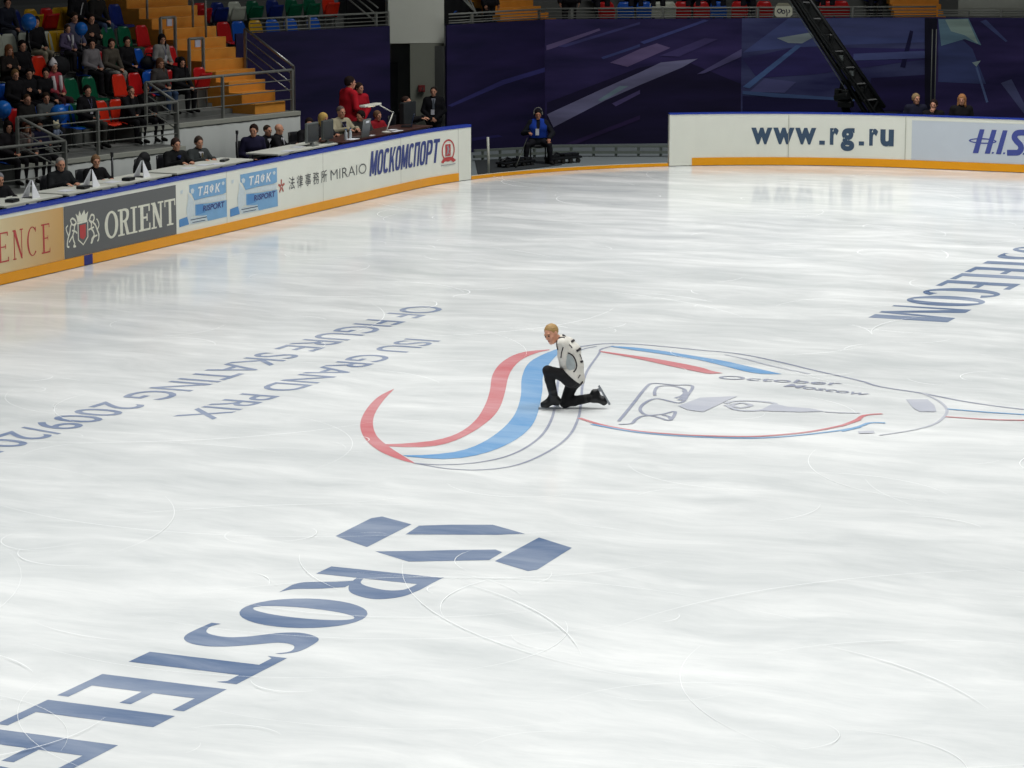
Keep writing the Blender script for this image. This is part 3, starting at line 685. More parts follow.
banner('banner', 'navy banner with a pale burst at its top, beside the two tall poles', pC2, pD1, B_MID,
       [((56, 66, 122), k3([(585, 90), (760, 250), (830, 430), (585, 420)])), ((92, 122, 160), k3([(585, 98), (740, 95), (805, 232), (720, 200), (600, 235)])), ((132, 156, 172), k3([(620, 100), (735, 98), (790, 225), (720, 180), (650, 160)])),
        ((120, 140, 164), k3([(758, 320), (802, 310), (780, 342)])), ((78, 96, 156), k3([(775, 345), (786, 343), (842, 522), (830, 526)])), ((70, 76, 128), k3([(905, 425), (960, 405), (1030, 540), (1030, 590)])), ((62, 72, 130), k3([(800, 110), (830, 100), (940, 210), (930, 215)]))])
# doorway between the banners: recess walls, pale beam over it, dark door
Wa, Wb = wz(*pA1), wz(*pB0); d = (Wb - Wa).normalized(); nb = Vector((-d.y, d.x, 0)); PDIR = d.copy(); org = (Wa + Wb) / 2; rzw = math.atan2(d.y, d.x); Lw = (Wb - Wa).length
def zat(px, py, off=0.): return on_plane(px, py, Wa + nb * off, nb).z
zb0 = zat(420, 43, .4)
MB().box((0, .55, (zb0 + 4.6) / 2), (Lw - .02, .4, 4.6 - zb0)).build('wall_beam', mat('beam_plaster', (204, 206, 194), .8, var=.05, scale=1.5)).location = org
bpy.data.objects['wall_beam'].rotation_euler.z = rzw; tag(bpy.data.objects['wall_beam'], 'pale concrete beam over the passage', kind='structure')
w = MB(); w.box((Lw / 2 - .42, .37, zb0 / 2), (.82, .1, zb0 - .02)).box((-.2, 1.5, 1.5), (Lw, .1, 3.))
o = w.build('wall_passage', mat('passage_concrete', (126, 128, 116), .8, var=.1, scale=2)); o.location = org; o.rotation_euler.z = rzw; tag(o, 'grey concrete walls of the passage', kind='structure')
o = MB().box((0, .3, 0), (.9, .06, 2.1)).build('door_1', mat('dark_door', (44, 48, 50), .6)); o.rotation_euler.z = rzw
o.location = org + PDIR * (-.50) + nb * 1.02 + Vector((0, 0, 1.06)); tag(o, 'dark door in the passage', kind='structure')
p = on_plane(421.5, 88.5, Wa + nb * .26, nb)
fb = MB().box((0, 0, 0), (.26, .1, .26)).box((0, -.055, 0), (.2, .02, .2)).build('fire_alarm_box', mat('dark_red_box', (120, 36, 36), .5)); fb.location = p; fb.scale = (.6, .8, .6); fb.rotation_euler.z = rzw
tag(fb, 'small dark red box on the passage wall above the man in the suit', 'alarm box')
hn = MB().box((.03, -.072, 0), (.05, .014, .1)).build('glass_plate', mat('dark_glass', (50, 20, 22), .2), fb)
# pale kerb at the foot of the banners by the gate
p0, p1 = on_z(560, 156.5), on_z(672, 156.5); p2 = on_z(474, 161)
def kerb(a, b, nm):
    m = MB(); m.bar((a.x, a.y, .10), (b.x, b.y, .10), .1, .06); m.bar((a.x, a.y, .24), (b.x, b.y, .24), .06, .05)
    for i in range(5):
        q = a.lerp(b, (i + .5) / 5); m.box((q.x, q.y, .115), (.05, .05, .22))
    return tag(m.build(nm, mat('grey_kerb', (104, 112, 106), .6)), 'low grey double rail along the foot of the banners', kind='structure')
kerb(p2, p0, 'trim_1'); kerb(p0, p1, 'trim_2')

mm = MB(); mq = [on_z(*q, .004) for q in ((475, 161), (560, 156.5), (562, 165), (478, 175))]
mm.prism(mq, (0, 0, .012)); tag(mm.build('floor_mat', mat('black_rubber_mat', (46, 50, 52), .8)), 'dark rubber mat in the open gate', kind='structure')
# ---------------------------------------------------------------- figures: one continuous surface from blended limbs
class Field:
    def __init__(s, lo, hi, h):
        s.lo = np.array(lo, float); s.h = h; n = np.ceil((np.array(hi) - s.lo) / h).astype(int) + 1; s.n = n
        s.ax = [s.lo[i] + h * np.arange(n[i]) for i in range(3)]
        s.D = np.full(n, .5, np.float32)
    def block(s, lo, hi):
        sl = []
        for i in range(3):
            a = int(max(0, math.floor((lo[i] - s.lo[i]) / s.h))); b = int(min(s.n[i], math.ceil((hi[i] - s.lo[i]) / s.h) + 1))
            if b <= a: return None, None
            sl.append(slice(a, b))
        P = np.meshgrid(*[s.ax[i][sl[i]] for i in range(3)], indexing='ij', sparse=True)
        return tuple(sl), P
    def put(s, sl, d, k):
        c = s.D[sl]
        if k <= 0: s.D[sl] = np.minimum(c, d); return
        hh = np.maximum(k - np.abs(c - d), 0) / k
        s.D[sl] = np.minimum(c, d) - hh * hh * k * .25
    def cap(s, a, b, ra, rb=None, k=.02, g=0.):
        rb = ra if rb is None else rb; ra += g; rb += g
        a = np.array(a, float); b = np.array(b, float); m = max(ra, rb) + k + .02
        sl, P = s.block(np.minimum(a, b) - m, np.maximum(a, b) + m)
        if sl is None: return
        v = b - a; L2 = max(1e-9, v.dot(v))
        t = np.clip(((P[0] - a[0]) * v[0] + (P[1] - a[1]) * v[1] + (P[2] - a[2]) * v[2]) / L2, 0, 1)
        d = np.sqrt((P[0] - a[0] - t * v[0]) ** 2 + (P[1] - a[1] - t * v[1]) ** 2 + (P[2] - a[2] - t * v[2]) ** 2) - (ra + (rb - ra) * t)
        s.put(sl, d.astype(np.float32), k)
    def ell(s, c, r, R=None, k=.02, g=0., sub=False):
        c = np.array(c, float); r = np.array(r, float) + g; m = r.max() + k + .02
        sl, P = s.block(c - m, c + m)
        if sl is None: return
        q = [P[i] - c[i] for i in range(3)]
        if R is not None:
            Rt = np.array(R.transposed())
            q = [Rt[i][0] * q[0] + Rt[i][1] * q[1] + Rt[i][2] * q[2] for i in range(3)]
        k0 = np.sqrt((q[0] / r[0]) ** 2 + (q[1] / r[1]) ** 2 + (q[2] / r[2]) ** 2)
        k1 = np.sqrt((q[0] / r[0] ** 2) ** 2 + (q[1] / r[1] ** 2) ** 2 + (q[2] / r[2] ** 2) ** 2)
        d = (k0 * (k0 - 1) / np.maximum(k1, 1e-6)).astype(np.float32)
        if sub:
            c_ = s.D[sl]; hh = np.maximum(k - np.abs(c_ + d), 0) / k
            s.D[sl] = np.maximum(c_, -d) + hh * hh * k * .25
        else: s.put(sl, d, k)
    def cut(s, p, n):
        """keep the side of the plane opposite to n"""
        d = (s.ax[0][:, None, None] - p[0]) * n[0] + (s.ax[1][None, :, None] - p[1]) * n[1] + (s.ax[2][None, None, :] - p[2]) * n[2]
        s.D = np.maximum(s.D, d.astype(np.float32))
    def mesh(s, name):
        D = s.D; ins = D < 0
        cs = [(0, 0, 0), (1, 0, 0), (0, 1, 0), (1, 1, 0), (0, 0, 1), (1, 0, 1), (0, 1, 1), (1, 1, 1)]
        n = np.array(D.shape) - 1
        g = lambda A, o: A[o[0]:o[0] + n[0], o[1]:o[1] + n[1], o[2]:o[2] + n[2]]
        cnt = sum(g(ins, o).astype(np.int8) for o in cs); act = (cnt > 0) & (cnt < 8)
        idx = np.full(tuple(n), -1, np.int64); I = np.argwhere(act); idx[act] = np.arange(len(I))
        acc = np.zeros((len(I), 3)); w = np.zeros(len(I))
        for i in range(8):
            for j in range(i + 1, 8):
                a, b = np.array(cs[i]), np.array(cs[j])
                if abs(a - b).sum() != 1: continue
                da = D[I[:, 0] + a[0], I[:, 1] + a[1], I[:, 2] + a[2]]; db = D[I[:, 0] + b[0], I[:, 1] + b[1], I[:, 2] + b[2]]
                cr = (da < 0) != (db < 0); t = np.where(cr, da / np.where(cr, da - db, 1), 0)
                acc += np.where(cr[:, None], a + t[:, None] * (b - a), 0); w += cr
        V = s.lo + (I + acc / w[:, None]) * s.h
        F = []
        for ax in range(3):
            u, v = (ax + 1) % 3, (ax + 2) % 3
            e = [0, 0, 0]; e[ax] = 1
            sh = list(D.shape); sh[ax] -= 1
            A = ins[tuple(slice(0, sh[i]) for i in range(3))]; B = ins[tuple(slice(e[i], sh[i] + e[i]) for i in range(3))]
            E = np.argwhere(A != B)
            ok = (E[:, u] > 0) & (E[:, v] > 0) & (E[:, u] < n[u]) & (E[:, v] < n[v]) & (E[:, ax] < n[ax]); E = E[ok]
            def ci(du, dv):
                q = E.copy(); q[:, u] -= du; q[:, v] -= dv; return idx[q[:, 0], q[:, 1], q[:, 2]]
            q = np.stack([ci(1, 1), ci(0, 1), ci(0, 0), ci(1, 0)], 1)
            fl = ~A[E[:, 0], E[:, 1], E[:, 2]]; q[fl] = q[fl][:, ::-1]
            F.append(q)
        F = np.concatenate(F); F = F[(F >= 0).all(1)]
        me = bpy.data.meshes.new(name)
        me.vertices.add(len(V)); me.vertices.foreach_set('co', V.astype(np.float32).ravel())
        me.loops.add(len(F) * 4); me.loops.foreach_set('vertex_index', F.astype(np.int32).ravel())
        me.polygons.add(len(F)); me.polygons.foreach_set('loop_start', np.arange(0, len(F) * 4, 4, dtype=np.int32))
        me.polygons.foreach_set('loop_total', np.full(len(F), 4, np.int32))
        me.polygons.foreach_set('use_smooth', np.ones(len(F), bool)); me.update(); me.validate()
        return me
V3 = lambda *a: np.array(a, float)
def unit(v): v = np.array(v, float); return v / np.linalg.norm(v)
def s_ax(F, i): return F.ax[i].reshape([-1 if k == i else 1 for k in range(3)])
class Figure:
    """joints in metres, figure facing +Y, z up; parts: body, jacket, trousers, shoes, hair, eyes"""
    def __init__(s, J, head_R, h=.013, build=1., hair='short', skirt=False, glove=False):
        s.J = J; s.R = head_R; s.h = h; s.b = build; s.hair = hair
        pts = np.array([v for k_, v in J.items() if k_[:2] in ('hi', 'kn', 'an', 'to', 'sh', 'el', 'wr', 'he', 'ne', 'wa', 'ch')]); s.lo = pts.min(0) - .26; s.hi = pts.max(0) + .30
    def torso(s, F, g=0.):
        J = s.J; b = s.b; k = .05
        side = unit(np.array(J['shR']) - np.array(J['shL'])); hs = unit(np.array(J['hipR']) - np.array(J['hipL']))
        F.cap(J['hipL'], J['hipR'], .105 * b, .105 * b, k, g)
        w, c = np.array(J['waist']), np.array(J['chest'])
        F.cap(w - hs * .06 * b, w + hs * .06 * b, .098 * b, None, k, g)
        F.cap((np.array(J['hipL']) + J['hipR']) / 2, w, .11 * b, .10 * b, k, g)
        F.cap(w - side * .05 * b, c - side * .08 * b, .09 * b, .105 * b, k, g); F.cap(w + side * .05 * b, c + side * .08 * b, .09 * b, .105 * b, k, g)
        nk = np.array(J['neck'])
        F.cap(np.array(J['shL']) * .9 + nk * .1, np.array(J['shR']) * .9 + nk * .1, .062, .062, .05, g); F.cap(c, nk, .10 * b, .055, .06, g)
    def arms(s, F, g=0., hand=True, end=1.):
        J = s.J
        for q in 'LR':
            sh, el, wr = (np.array(J[n + q], float) for n in ('sh', 'el', 'wr'))
            F.cap(sh, el, .053, .043, .03, g); F.cap(el, el + (wr - el) * end, .042, .029 + g * .3, .02, g)
            if hand: s.hand(F, q, el, wr)
    def hand(s, F, q, el, wr):
        d = unit(s.J.get('hd' + q, wr - el)); pn = unit(s.J.get('pn' + q, V3(0, 0, -1)))   # palm normal
        pn = unit(pn - d * pn.dot(d)); sd = np.cross(d, pn); sg = 1 if q == 'L' else -1
        cl = s.J.get('curl' + q, .5)
        for i, (o, L, r) in enumerate(((-.030, .068, .0088), (-.010, .078, .0092), (.011, .072, .0088), (.031, .056, .0078))):
            b0 = wr + d * .085 + sd * o * sg
            F.cap(wr + d * .01 + sd * o * .5 * sg, b0, .013, .0105, .012)
            a = cl * .6; d1 = d * math.cos(a) + pn * math.sin(a); d2 = d * math.cos(a * 2.4) + pn * math.sin(a * 2.4)
            m = b0 + d1 * L * .5; F.cap(b0, m, r, r * .95, .004); F.cap(m, m + d2 * L * .5, r * .95, r * .8, .004)
        t0 = wr + d * .03 - sd * .024 * sg; t1 = t0 + (d * .7 - sd * .7 * sg + pn * .3) * .042; F.cap(t0, t1, .013, .0105, .008); F.cap(t1, t1 + (d + pn * .3) * .028, .0105, .009, .004)
    def legs(s, F, g=0., end=1., foot=True):
        J = s.J
        for q in 'LR':
            hp, kn, an, to = (np.array(J[n + q], float) for n in ('hip', 'kn', 'an', 'to'))
            F.cap(hp, kn, .084 * min(s.b, 1.15), .057, .035, g); F.cap(kn, kn + (an - kn) * .35, .055, .056, .02, g); F.cap(kn + (an - kn) * .35, kn + (an - kn) * end, .055, .037, .02, g)
            if foot: s.foot(F, an, to)
    def foot(s, F, an, to, g=0.):
        d = unit(to - an); up = unit(np.array(s.J.get('up', (0, 0, 1)))); heel = an - d * .03
        F.cap(an, heel * .5 + an * .5 + (to - an) * .02, .036, .034, .02, g); F.cap(an, to - d * .06, .037, .031, .02, g); F.cap(to - d * .06, to, .033, .026, .02, g)
    def hpt(s, x, y, z): return np.array(s.J['head']) + np.array(s.R @ Vector((x, y, z)))
    def head(s, F):
        R = s.R; p = s.hpt
        F.cap(np.array(s.J['neck']), p(0, -.012, -.055), .054, .051, .025)
        F.ell(p(0, -.012, .03), (.074, .094, .088), R, .02); F.ell(p(0, .022, -.035), (.056, .066, .076), R, .03); F.cap(p(-.02, .058, -.088), p(.02, .058, -.088), .024, None, .025)
        F.cap(p(-.035, .074, .034), p(.035, .074, .034), .014, None, .012)
        for x in (-.031, .031): F.ell(p(x, .094, .012), (.016, .014, .011), R, .012, sub=True); F.ell(p(x * 1.35, .055, -.018), (.022, .026, .02), R, .02)
        F.cap(p(0, .088, .018), p(0, .106, -.018), .009, .012, .010); F.cap(p(-.012, .094, -.022), p(.012, .094, -.022), .0075, None, .006)
        F.cap(p(-.02, .083, -.050), p(.02, .083, -.050), .0085, None, .006); F.cap(p(-.018, .082, -.063), p(.018, .082, -.063), .0085, None, .006)
        for x in (-.077, .077): F.ell(p(x, -.008, .0), (.011, .021, .032), R, .01)
    def hairmesh(s, name):
        if s.hair == 'bald': return None
        F = s.field(); p = s.hpt; R = s.R; g = {'short': .012, 'crop': .006, 'bob': .018, 'long': .016}[s.hair]
        F.ell(p(0, -.022, .038), (.076, .093, .087), R, .0, g)
        if s.hair in ('short',): F.ell(p(0, -.035, .0), (.074, .070, .07), R, .02, g)
        if s.hair in ('bob', 'long'):
            L = -.13 if s.hair == 'bob' else -.29
            for x in (-.062, .062): F.cap(p(x, -.03, .03), p(x * 1.1, -.035, L * .55), .034, .032, .03); F.cap(p(x * 1.1, -.035, L * .55), p(x * 1.05, -.03, L), .032, .024, .02)
            F.cap(p(-.03, -.075, .0), p(-.03, -.075, L), .042, .03, .03); F.cap(p(.03, -.075, .0), p(.03, -.075, L), .042, .03, .03)
        # open the face
        fl = np.array(R @ Vector((0, 1, -.55))).astype(float)
        if s.hair in ('short', 'crop'):
            F.cut(p(0, .062, .062) if s.hair == 'short' else p(0, .044, .062), unit(fl))
            rough = .005 if s.hair == 'short' else .0025
            F.D += (rough * (np.sin(s_ax(F, 0) * 210 + 3 * np.sin(s_ax(F, 2) * 90)) * np.sin(s_ax(F, 1) * 190) + np.sin(s_ax(F, 2) * 230) * .6)).astype(np.float32)
        else:
            for x in (-1, 1): F.cap(p(x * .072, .012, .03), p(x * .078, .02, -.10), .026, .026, .02); F.cap(p(x * .078, .02, -.10), p(x * .085, .06 if s.hair == 'long' else .02, -.15 if s.hair == 'bob' else -.30), .028, .022, .02)
            F.ell(p(0, .115, -.03), (.058, .085, .092), R, .012, sub=True)
        if s.hair in ('short', 'crop'):
            dn = np.array(R @ Vector((0, .25, -1))).astype(float); F.cut(p(0, -.05, -.052), unit(dn))
        return F.mesh(name)
    def field(s): return Field(s.lo, s.hi, s.h)
    def make(s, sleeves=.96, cuffs=.93, long_coat=False, collar=True):
        out = {}
        F = s.field(); s.torso(F); s.arms(F); s.legs(F); s.head(F); out['body'] = F.mesh('body')
        F = s.field(); s.torso(F, .024); s.arms(F, .020, False, sleeves)
        if collar: nk = np.array(s.J['neck']); up = unit(np.array(s.J['head']) - nk); F.cap(nk - up * .01, nk + up * .012, .066, .064, .02)
        out['jacket'] = F.mesh('jacket')
        F = s.field(); F.cap(s.J['hipL'], s.J['hipR'], .118 * s.b, None, .04); s.legs(F, .014, cuffs, False); out['trousers'] = F.mesh('trousers')
        F = s.field()
        for q in 'LR':
            F = s.field(); s.foot(F, np.array(s.J['an' + q], float), np.array(s.J['to' + q], float), .010); out['shoe' + q] = F.mesh('shoe')
        hm = s.hairmesh('hair')
        if hm: out['hair'] = hm
        b = MB()
        for x in (-.031, .031): c = s.hpt(x, .083, .012); b.ell(c, (.0115, .0115, .0105), 10, 6)
        out['eyes'] = b.mesh('eyes')
        return out
LAST = [None]
def rotx(a): return Matrix.Rotation(a, 3, 'X')
def headR(yaw=0., pitch=0., roll=0.):
    return Matrix.Rotation(math.radians(yaw), 3, 'Z') @ Matrix.Rotation(math.radians(-pitch), 3, 'X') @ Matrix.Rotation(math.radians(roll), 3, 'Y')
def seated(arms='lap', lean=4, yaw=0, pitch=5, hair='short', build=1., tuck=0., **kw):
    a = math.radians(lean); ca, sa = math.cos(a), math.sin(a); H0 = V3(0, 0, .54)
    def up(x, y, z): return V3(x, y * ca + (z - .54) * sa, .54 + (z - .54) * ca - y * sa)
    J = {'hipL': V3(-.09, 0, .545), 'hipR': V3(.09, 0, .545), 'knL': V3(-.12, .43, .50), 'knR': V3(.12, .43, .50), 'anL': V3(-.12, .40 - tuck, .075), 'anR': V3(.12, .42 - tuck, .075),
         'toL': V3(-.135, .56 - tuck, .035), 'toR': V3(.135, .58 - tuck, .035), 'waist': up(0, -.02, .72), 'chest': up(0, -.015, .90), 'neck': up(0, -.02, 1.06), 'shL': up(-.185, -.015, 1.01), 'shR': up(.185, -.015, 1.01)}
    hc = up(0, -.01, 1.075) + V3(0, .03, .145); J['head'] = hc
    if arms == 'lap':
        J.update(elL=up(-.26, .02, .765), elR=up(.26, .02, .765), wrL=V3(-.10, .27, .655), wrR=V3(.09, .25, .66), hdL=V3(.75, .6, -.15), hdR=V3(-.75, .6, -.15), pnL=V3(0, 0, -1), pnR=V3(0, 0, -1))
    elif arms == 'table':
        J.update(elL=up(-.27, .14, .85), elR=up(.27, .14, .85), wrL=V3(-.11, .45, .905), wrR=V3(.13, .47, .905), hdL=V3(.35, .9, -.1), hdR=V3(-.3, .95, -.1), curlL=.3)
    elif arms == 'chin':
        J.update(elL=up(-.25, .10, .76), elR=V3(.13, .33, .66), wrL=V3(-.06, .30, .66), wrR=hc + V3(.035, .07, -.19), hdL=V3(.9, .4, 0), hdR=V3(-.1, .2, 1), pnR=V3(0, -1, 0), curlR=1.2)
    elif arms == 'crossed':
        J.update(elL=up(-.25, .08, .78), elR=up(.25, .08, .78), wrL=up(.07, .20, .86), wrR=up(-.07, .22, .82), hdL=V3(1, .0, .2), hdR=V3(-1, 0, .1), pnL=V3(0, -1, 0), pnR=V3(0, -1, 0))
    elif arms == 'apart':
        J.update(elL=up(-.36, .10, .78), elR=up(.36, .10, .78), wrL=V3(-.27, .36, .66), wrR=V3(.22, .34, .80), hdL=V3(0, .7, -.6), hdR=V3(-.3, .8, -.2), knL=V3(-.27, .40, .50), knR=V3(.27, .40, .50), anL=V3(-.31, .36, .075), anR=V3(.31, .38, .075), toL=V3(-.37, .50, .035), toR=V3(.37, .52, .035))
    elif arms == 'knees':
        J.update(elL=up(-.25, .10, .77), elR=up(.25, .10, .77), wrL=V3(-.07, .40, .625), wrR=V3(.06, .42, .62), hdL=V3(.5, .7, -.4), hdR=V3(-.5, .7, -.4))
    LAST[0] = Figure(J, headR(yaw, pitch), .0135, build, hair, **kw)
    return LAST[0].make()
def standing(arms='down', yaw=0, pitch=5, hair='short', build=1.05, lean=0):
    a = math.radians(lean)
    def up(x, y, z): return V3(x, y * math.cos(a) + (z - .95) * math.sin(a), .95 + (z - .95) * math.cos(a) - y * math.sin(a))
    J = {'hipL': V3(-.09, 0, .92), 'hipR': V3(.09, 0, .92), 'knL': V3(-.105, .01, .50), 'knR': V3(.105, .02, .50), 'anL': V3(-.11, -.02, .075), 'anR': V3(.12, -.01, .075), 'toL': V3(-.135, .15, .035), 'toR': V3(.15, .16, .035),
         'waist': up(0, -.01, 1.10), 'chest': up(0, -.01, 1.29), 'neck': up(0, -.02, 1.46), 'shL': up(-.19, -.01, 1.405), 'shR': up(.19, -.01, 1.405), 'head': up(0, 0, 1.475) + V3(0, .03, .14)}
    if arms == 'down': J.update(elL=up(-.26, -.02, 1.12), elR=up(.26, -.02, 1.12), wrL=up(-.24, .07, .88), wrR=up(.24, .07, .88), pnL=V3(1, 0, 0), pnR=V3(-1, 0, 0))
    if arms == 'front': J.update(elL=up(-.27, .02, 1.14), elR=up(.27, .02, 1.14), wrL=up(-.05, .17, .96), wrR=up(.06, .19, .95), hdL=V3(.8, .3, -.4), hdR=V3(-.8, .3, -.4), pnL=V3(0, -1, 0), pnR=V3(0, -1, 0))
    return Figure(J, headR(yaw, pitch), .0135, build, hair).make()
SKIN = mat('skin', (206, 150, 122), .55, var=.05); SKIN_T = mat('tan_skin', (178, 122, 94), .55, var=.05)
EYE = mat('eye', (40, 34, 30), .3)
ARCH = {}; LEAN = {}
def arch(key, fn, **kw):
    k = (key, fn.__name__) + tuple(sorted(kw.items()))
    if k not in ARCH: ARCH[k] = fn(**kw)
    return ARCH[k]
def cloth(rgb): return mat('cloth_%d_%d_%d' % rgb, rgb, .85, var=.14, scale=9, spec=.2)
def hairm(rgb): return mat('hair_%d_%d_%d' % rgb, rgb, .8, var=.25, scale=40, spec=.12)
def place(parts, label, loc, rz, jacket, trousers, hair=(40, 30, 24), shoes=(24, 22, 22), group=None, sc=1., skin=None, cat='person'):
    o = thing('person', label, cat, loc, rz, group); o.scale = (sc, sc, sc)
    for nm, me in parts.items():
        m = {'body': skin or SKIN, 'jacket': cloth(jacket), 'trousers': cloth(trousers), 'shoeL': cloth(shoes), 'shoeR': cloth(shoes), 'hair': hairm(hair), 'eyes': EYE}[nm]
        if not me.materials: me.materials.append(m)
        c = link(bpy.data.objects.new(nm.rstrip('LR'), me), o)
        c.material_slots[0].link = 'OBJECT'; c.material_slots[0].material = m
    return o
def child_mb(o, mb, name, m, label=None, smooth=False):
    c = mb.build(name, m, o, smooth=smooth)
    if label: c['label'] = label
    if name in ('shirt_front', 'tie', 'badge', 'lanyard', 'scarf', 'cord', 'jacket_stripe') and o.name in LEAN:
        c.matrix_local = Matrix.Translation((0, 0, .54)) @ Matrix.Rotation(-math.radians(LEAN[o.name]), 4, 'X') @ Matrix.Translation((0, 0, -.54))
    return c
# ---------------------------------------------------------------- spectator stand on the judges' side
SA = math.radians(12); SD = Vector((math.sin(SA), math.cos(SA), 0)); SN = Vector((-SD.y, SD.x, 0)); SO = Vector((-18.5, 14.62, 0))
FACE = math.atan2(-(-SN.x), -SN.y)      # rotation that turns a figure's +Y towards the ice
Z0, Z1, ZM1 = 1.21, 1.57, .77
SCL = 1.014
def st(s, off, z): return SO + SD * s + SN * off + Vector((0, 0, z))
def s_at(px, py, off):
    p = on_plane(px, py, SO + SN * off, SN); q = p - SO; return q.dot(SD), p.z
def row(r):
    """(offset of the seat back plane, floor height) of seat row r"""
    return 2.05 + .76 * (r - 1), 1.67 + .425 * (r - 1)
S_L, S_R = -9.0, 6.75
RZS = math.atan2(SD.y, SD.x)
def slab(name, s0, s1, o0, o1, z0, z1, m, label, parent=None):
    b = MB(); b.box(((s0 + s1) / 2, (o0 + o1) / 2, (z0 + z1) / 2), (s1 - s0, o1 - o0, z1 - z0))
    ob = b.build(name, m, parent); 
    if parent is None:
        ob.location = SO; ob.rotation_euler.z = RZS; tag(ob, label, kind='structure')
    return ob
# terraces are blocks stepping up: local x along the stand, local y up the slope
sC1 = s_at(65, 139, -.70)[0]; sC2 = s_at(177, 101.5, .06)[0]; sC3 = s_at(145.5, 81, .82)[0]; sC4 = s_at(17, 117, .06)[0]
SEC = [(-9.0, sC1 + .06, -1), (-2.28, sC2 + .06, 0), (1.95, 6.95, 1)]      # (from, to, lowest seat row)
terr = MB()
for s0, s1, k in SEC:
    fo = .76 * k; zf = {-1: ZM1, 0: Z0, 1: Z1}[k]
    nxt = row(k)[0] - .58
    terr.box(((s0 + s1) / 2, (fo + nxt) / 2, zf / 2), (s1 - s0, nxt - fo, zf))
for r in range(-1, 9):
    off, z = row(r)
    s0 = -9.0; s1 = 5.66 if r >= 1 else (1.95 if r == 0 else -2.28)
    terr.box(((s0 + s1) / 2, off - .58 + .38, z / 2), (s1 - s0, .76, z))
t_ = terr.build('floor_terrace', M_CONC); t_.location = SO; t_.rotation_euler.z = RZS
tag(t_, 'grey concrete terraces of the spectator stand', kind='structure')
# pale cloth hung along the front of the stand
M_DRAPE = mat('pale_grey_drape', (182, 186, 182), .8, var=.10, scale=1.3)
for s0, s1, k in SEC:
    fo = .76 * k - .03; zf = {-1: ZM1, 0: Z0, 1: Z1}[k] - .09
    b = MB(); n = 60; vs = []; fs = []
    for i in range(n + 1):
        s = s0 + (s1 - s0) * i / n; w = .025 * math.sin(i * 1.7) + .02 * math.sin(i * .63)
        for z, q in ((0., 1.), (zf * .5, .7), (zf, .1)): vs.append((s, fo - .05 - w * q, z)); vs.append((s, fo - .02, z))
    for i in range(n):
        for j in range(2):
            a = i * 6 + j * 2; fs.append((a, a + 6, a + 8, a + 2)); fs.append((a + 1, a + 3, a + 9, a + 7))
        fs.append((i * 6 + 4, i * 6 + 10, i * 6 + 11, i * 6 + 5))
    b.add(vs, fs); nm = {-1: 'lowest', 0: 'middle', 1: 'highest'}[k]
    o = b.build('drape', M_DRAPE, smooth=True); o.location = SO; o.rotation_euler.z = RZS
    tag(o, 'pale grey cloth hung below the %s front edge of the stand' % {-1: 'nearest and lowest', 0: 'middle', 1: 'stair end of the'}[k], 'drape', 'cloths hung along the front of the stand')
    lg = MB().box(((s0 + s1) / 2, fo + .0, zf + .045), (s1 - s0, .14, .085)).build('ledge', mat('pale_ledge', (176, 178, 166), .7), o)
# stairs
stair = thing('staircase', 'orange wooden staircase climbing the stand beside the seats', 'staircase', SO, RZS)
M_ORG = mat('orange_wood', (220, 148, 56), .55, var=.14, scale=5); M_NOSE = mat('worn_nosing', (236, 168, 80), .5)
for i in range(12):
    z = Z1 + .2125 * (i + 1); o0 = .86 + .36 * i
    a, b_ = 5.68, 6.68 + .10 * i
    bx = MB().box(((a + b_) / 2, o0 + .6, z - .12), (b_ - a, 1.2, .24)).build('step', M_ORG, stair, bevel=.008)
    MB().box(((a + b_) / 2, o0 + .02, z + .004), (b_ - a - .02, .045, .012)).build('nosing', M_NOSE, bx)
# hand rails
def rail_thing(label, posts, tops, name='hand_rail', bars=3, r=.024, gap=.21, grp='steel rails of the stand', m=None):
    """posts: [(foot, top)], tops: polyline of the top rail"""
    m = m or M_RAIL
    o = thing(name, label, 'railing', posts[0][0], 0, grp); og = o.location
    for a, b in posts: MB().bar(a, b, .055, .055).build('post', m, o, og)
    MB().tube(tops, r * 1.25, 8).build('top_rail', m, o, og, smooth=True)
    for k in range(bars):
        MB().tube([Vector(p) - Vector((0, 0, gap * (k + 1))) for p in tops], r * .55, 6).build('bar', m, o, og, smooth=True)
    return o
HR = .875
def P(s, off, z): return st(s, off, z)
f1, f0, fm = .76 + .06, .06, -.76 + .06
rail_thing('grey rail in front of the staircase and the two girls, highest of the front rails', [(P(s, f1, Z1), P(s, f1, Z1 + HR)) for s in (sC3, 4.6, 6.86)], [P(sC3, f1, Z1 + HR), P(6.86, f1, Z1 + HR)])
rail_thing('grey rail in front of the lowest full row of spectators, over the seated judges', [(P(s, f0, Z0), P(s, f0, Z0 + HR)) for s in (sC4, 0.02, sC2)], [P(sC4, f0, Z0 + HR), P(sC2, f0, Z0 + HR)])
rail_thing('grey rail at the near end in front of the girl with the scarf', [(P(s, fm, ZM1), P(s, fm, ZM1 + HR)) for s in (-6.2, -4.2, sC1)], [P(-6.2, fm, ZM1 + HR), P(sC1, fm, ZM1 + HR)])
rail_thing('short sloping rail between the lowest full row and the staircase front', [(P(sC2 + .03, f0 + .07, Z0), P(sC2 + .03, f0 + .07, Z0 + HR))], [P(sC3, f1 - .07, Z1 + HR), P(sC2 + .03, f0 + .07, Z0 + HR)], bars=2, gap=.27)
rail_thing('short sloping rail beside the girl with the scarf', [(P(sC1 + .03, fm + .07, ZM1), P(sC1 + .03, fm + .07, ZM1 + HR))], [P(sC4, f0 - .07, Z0 + HR), P(sC1 + .03, fm + .07, ZM1 + HR)], bars=2, gap=.27)
sA_, zA_ = s_at(243, 26, 2.0)
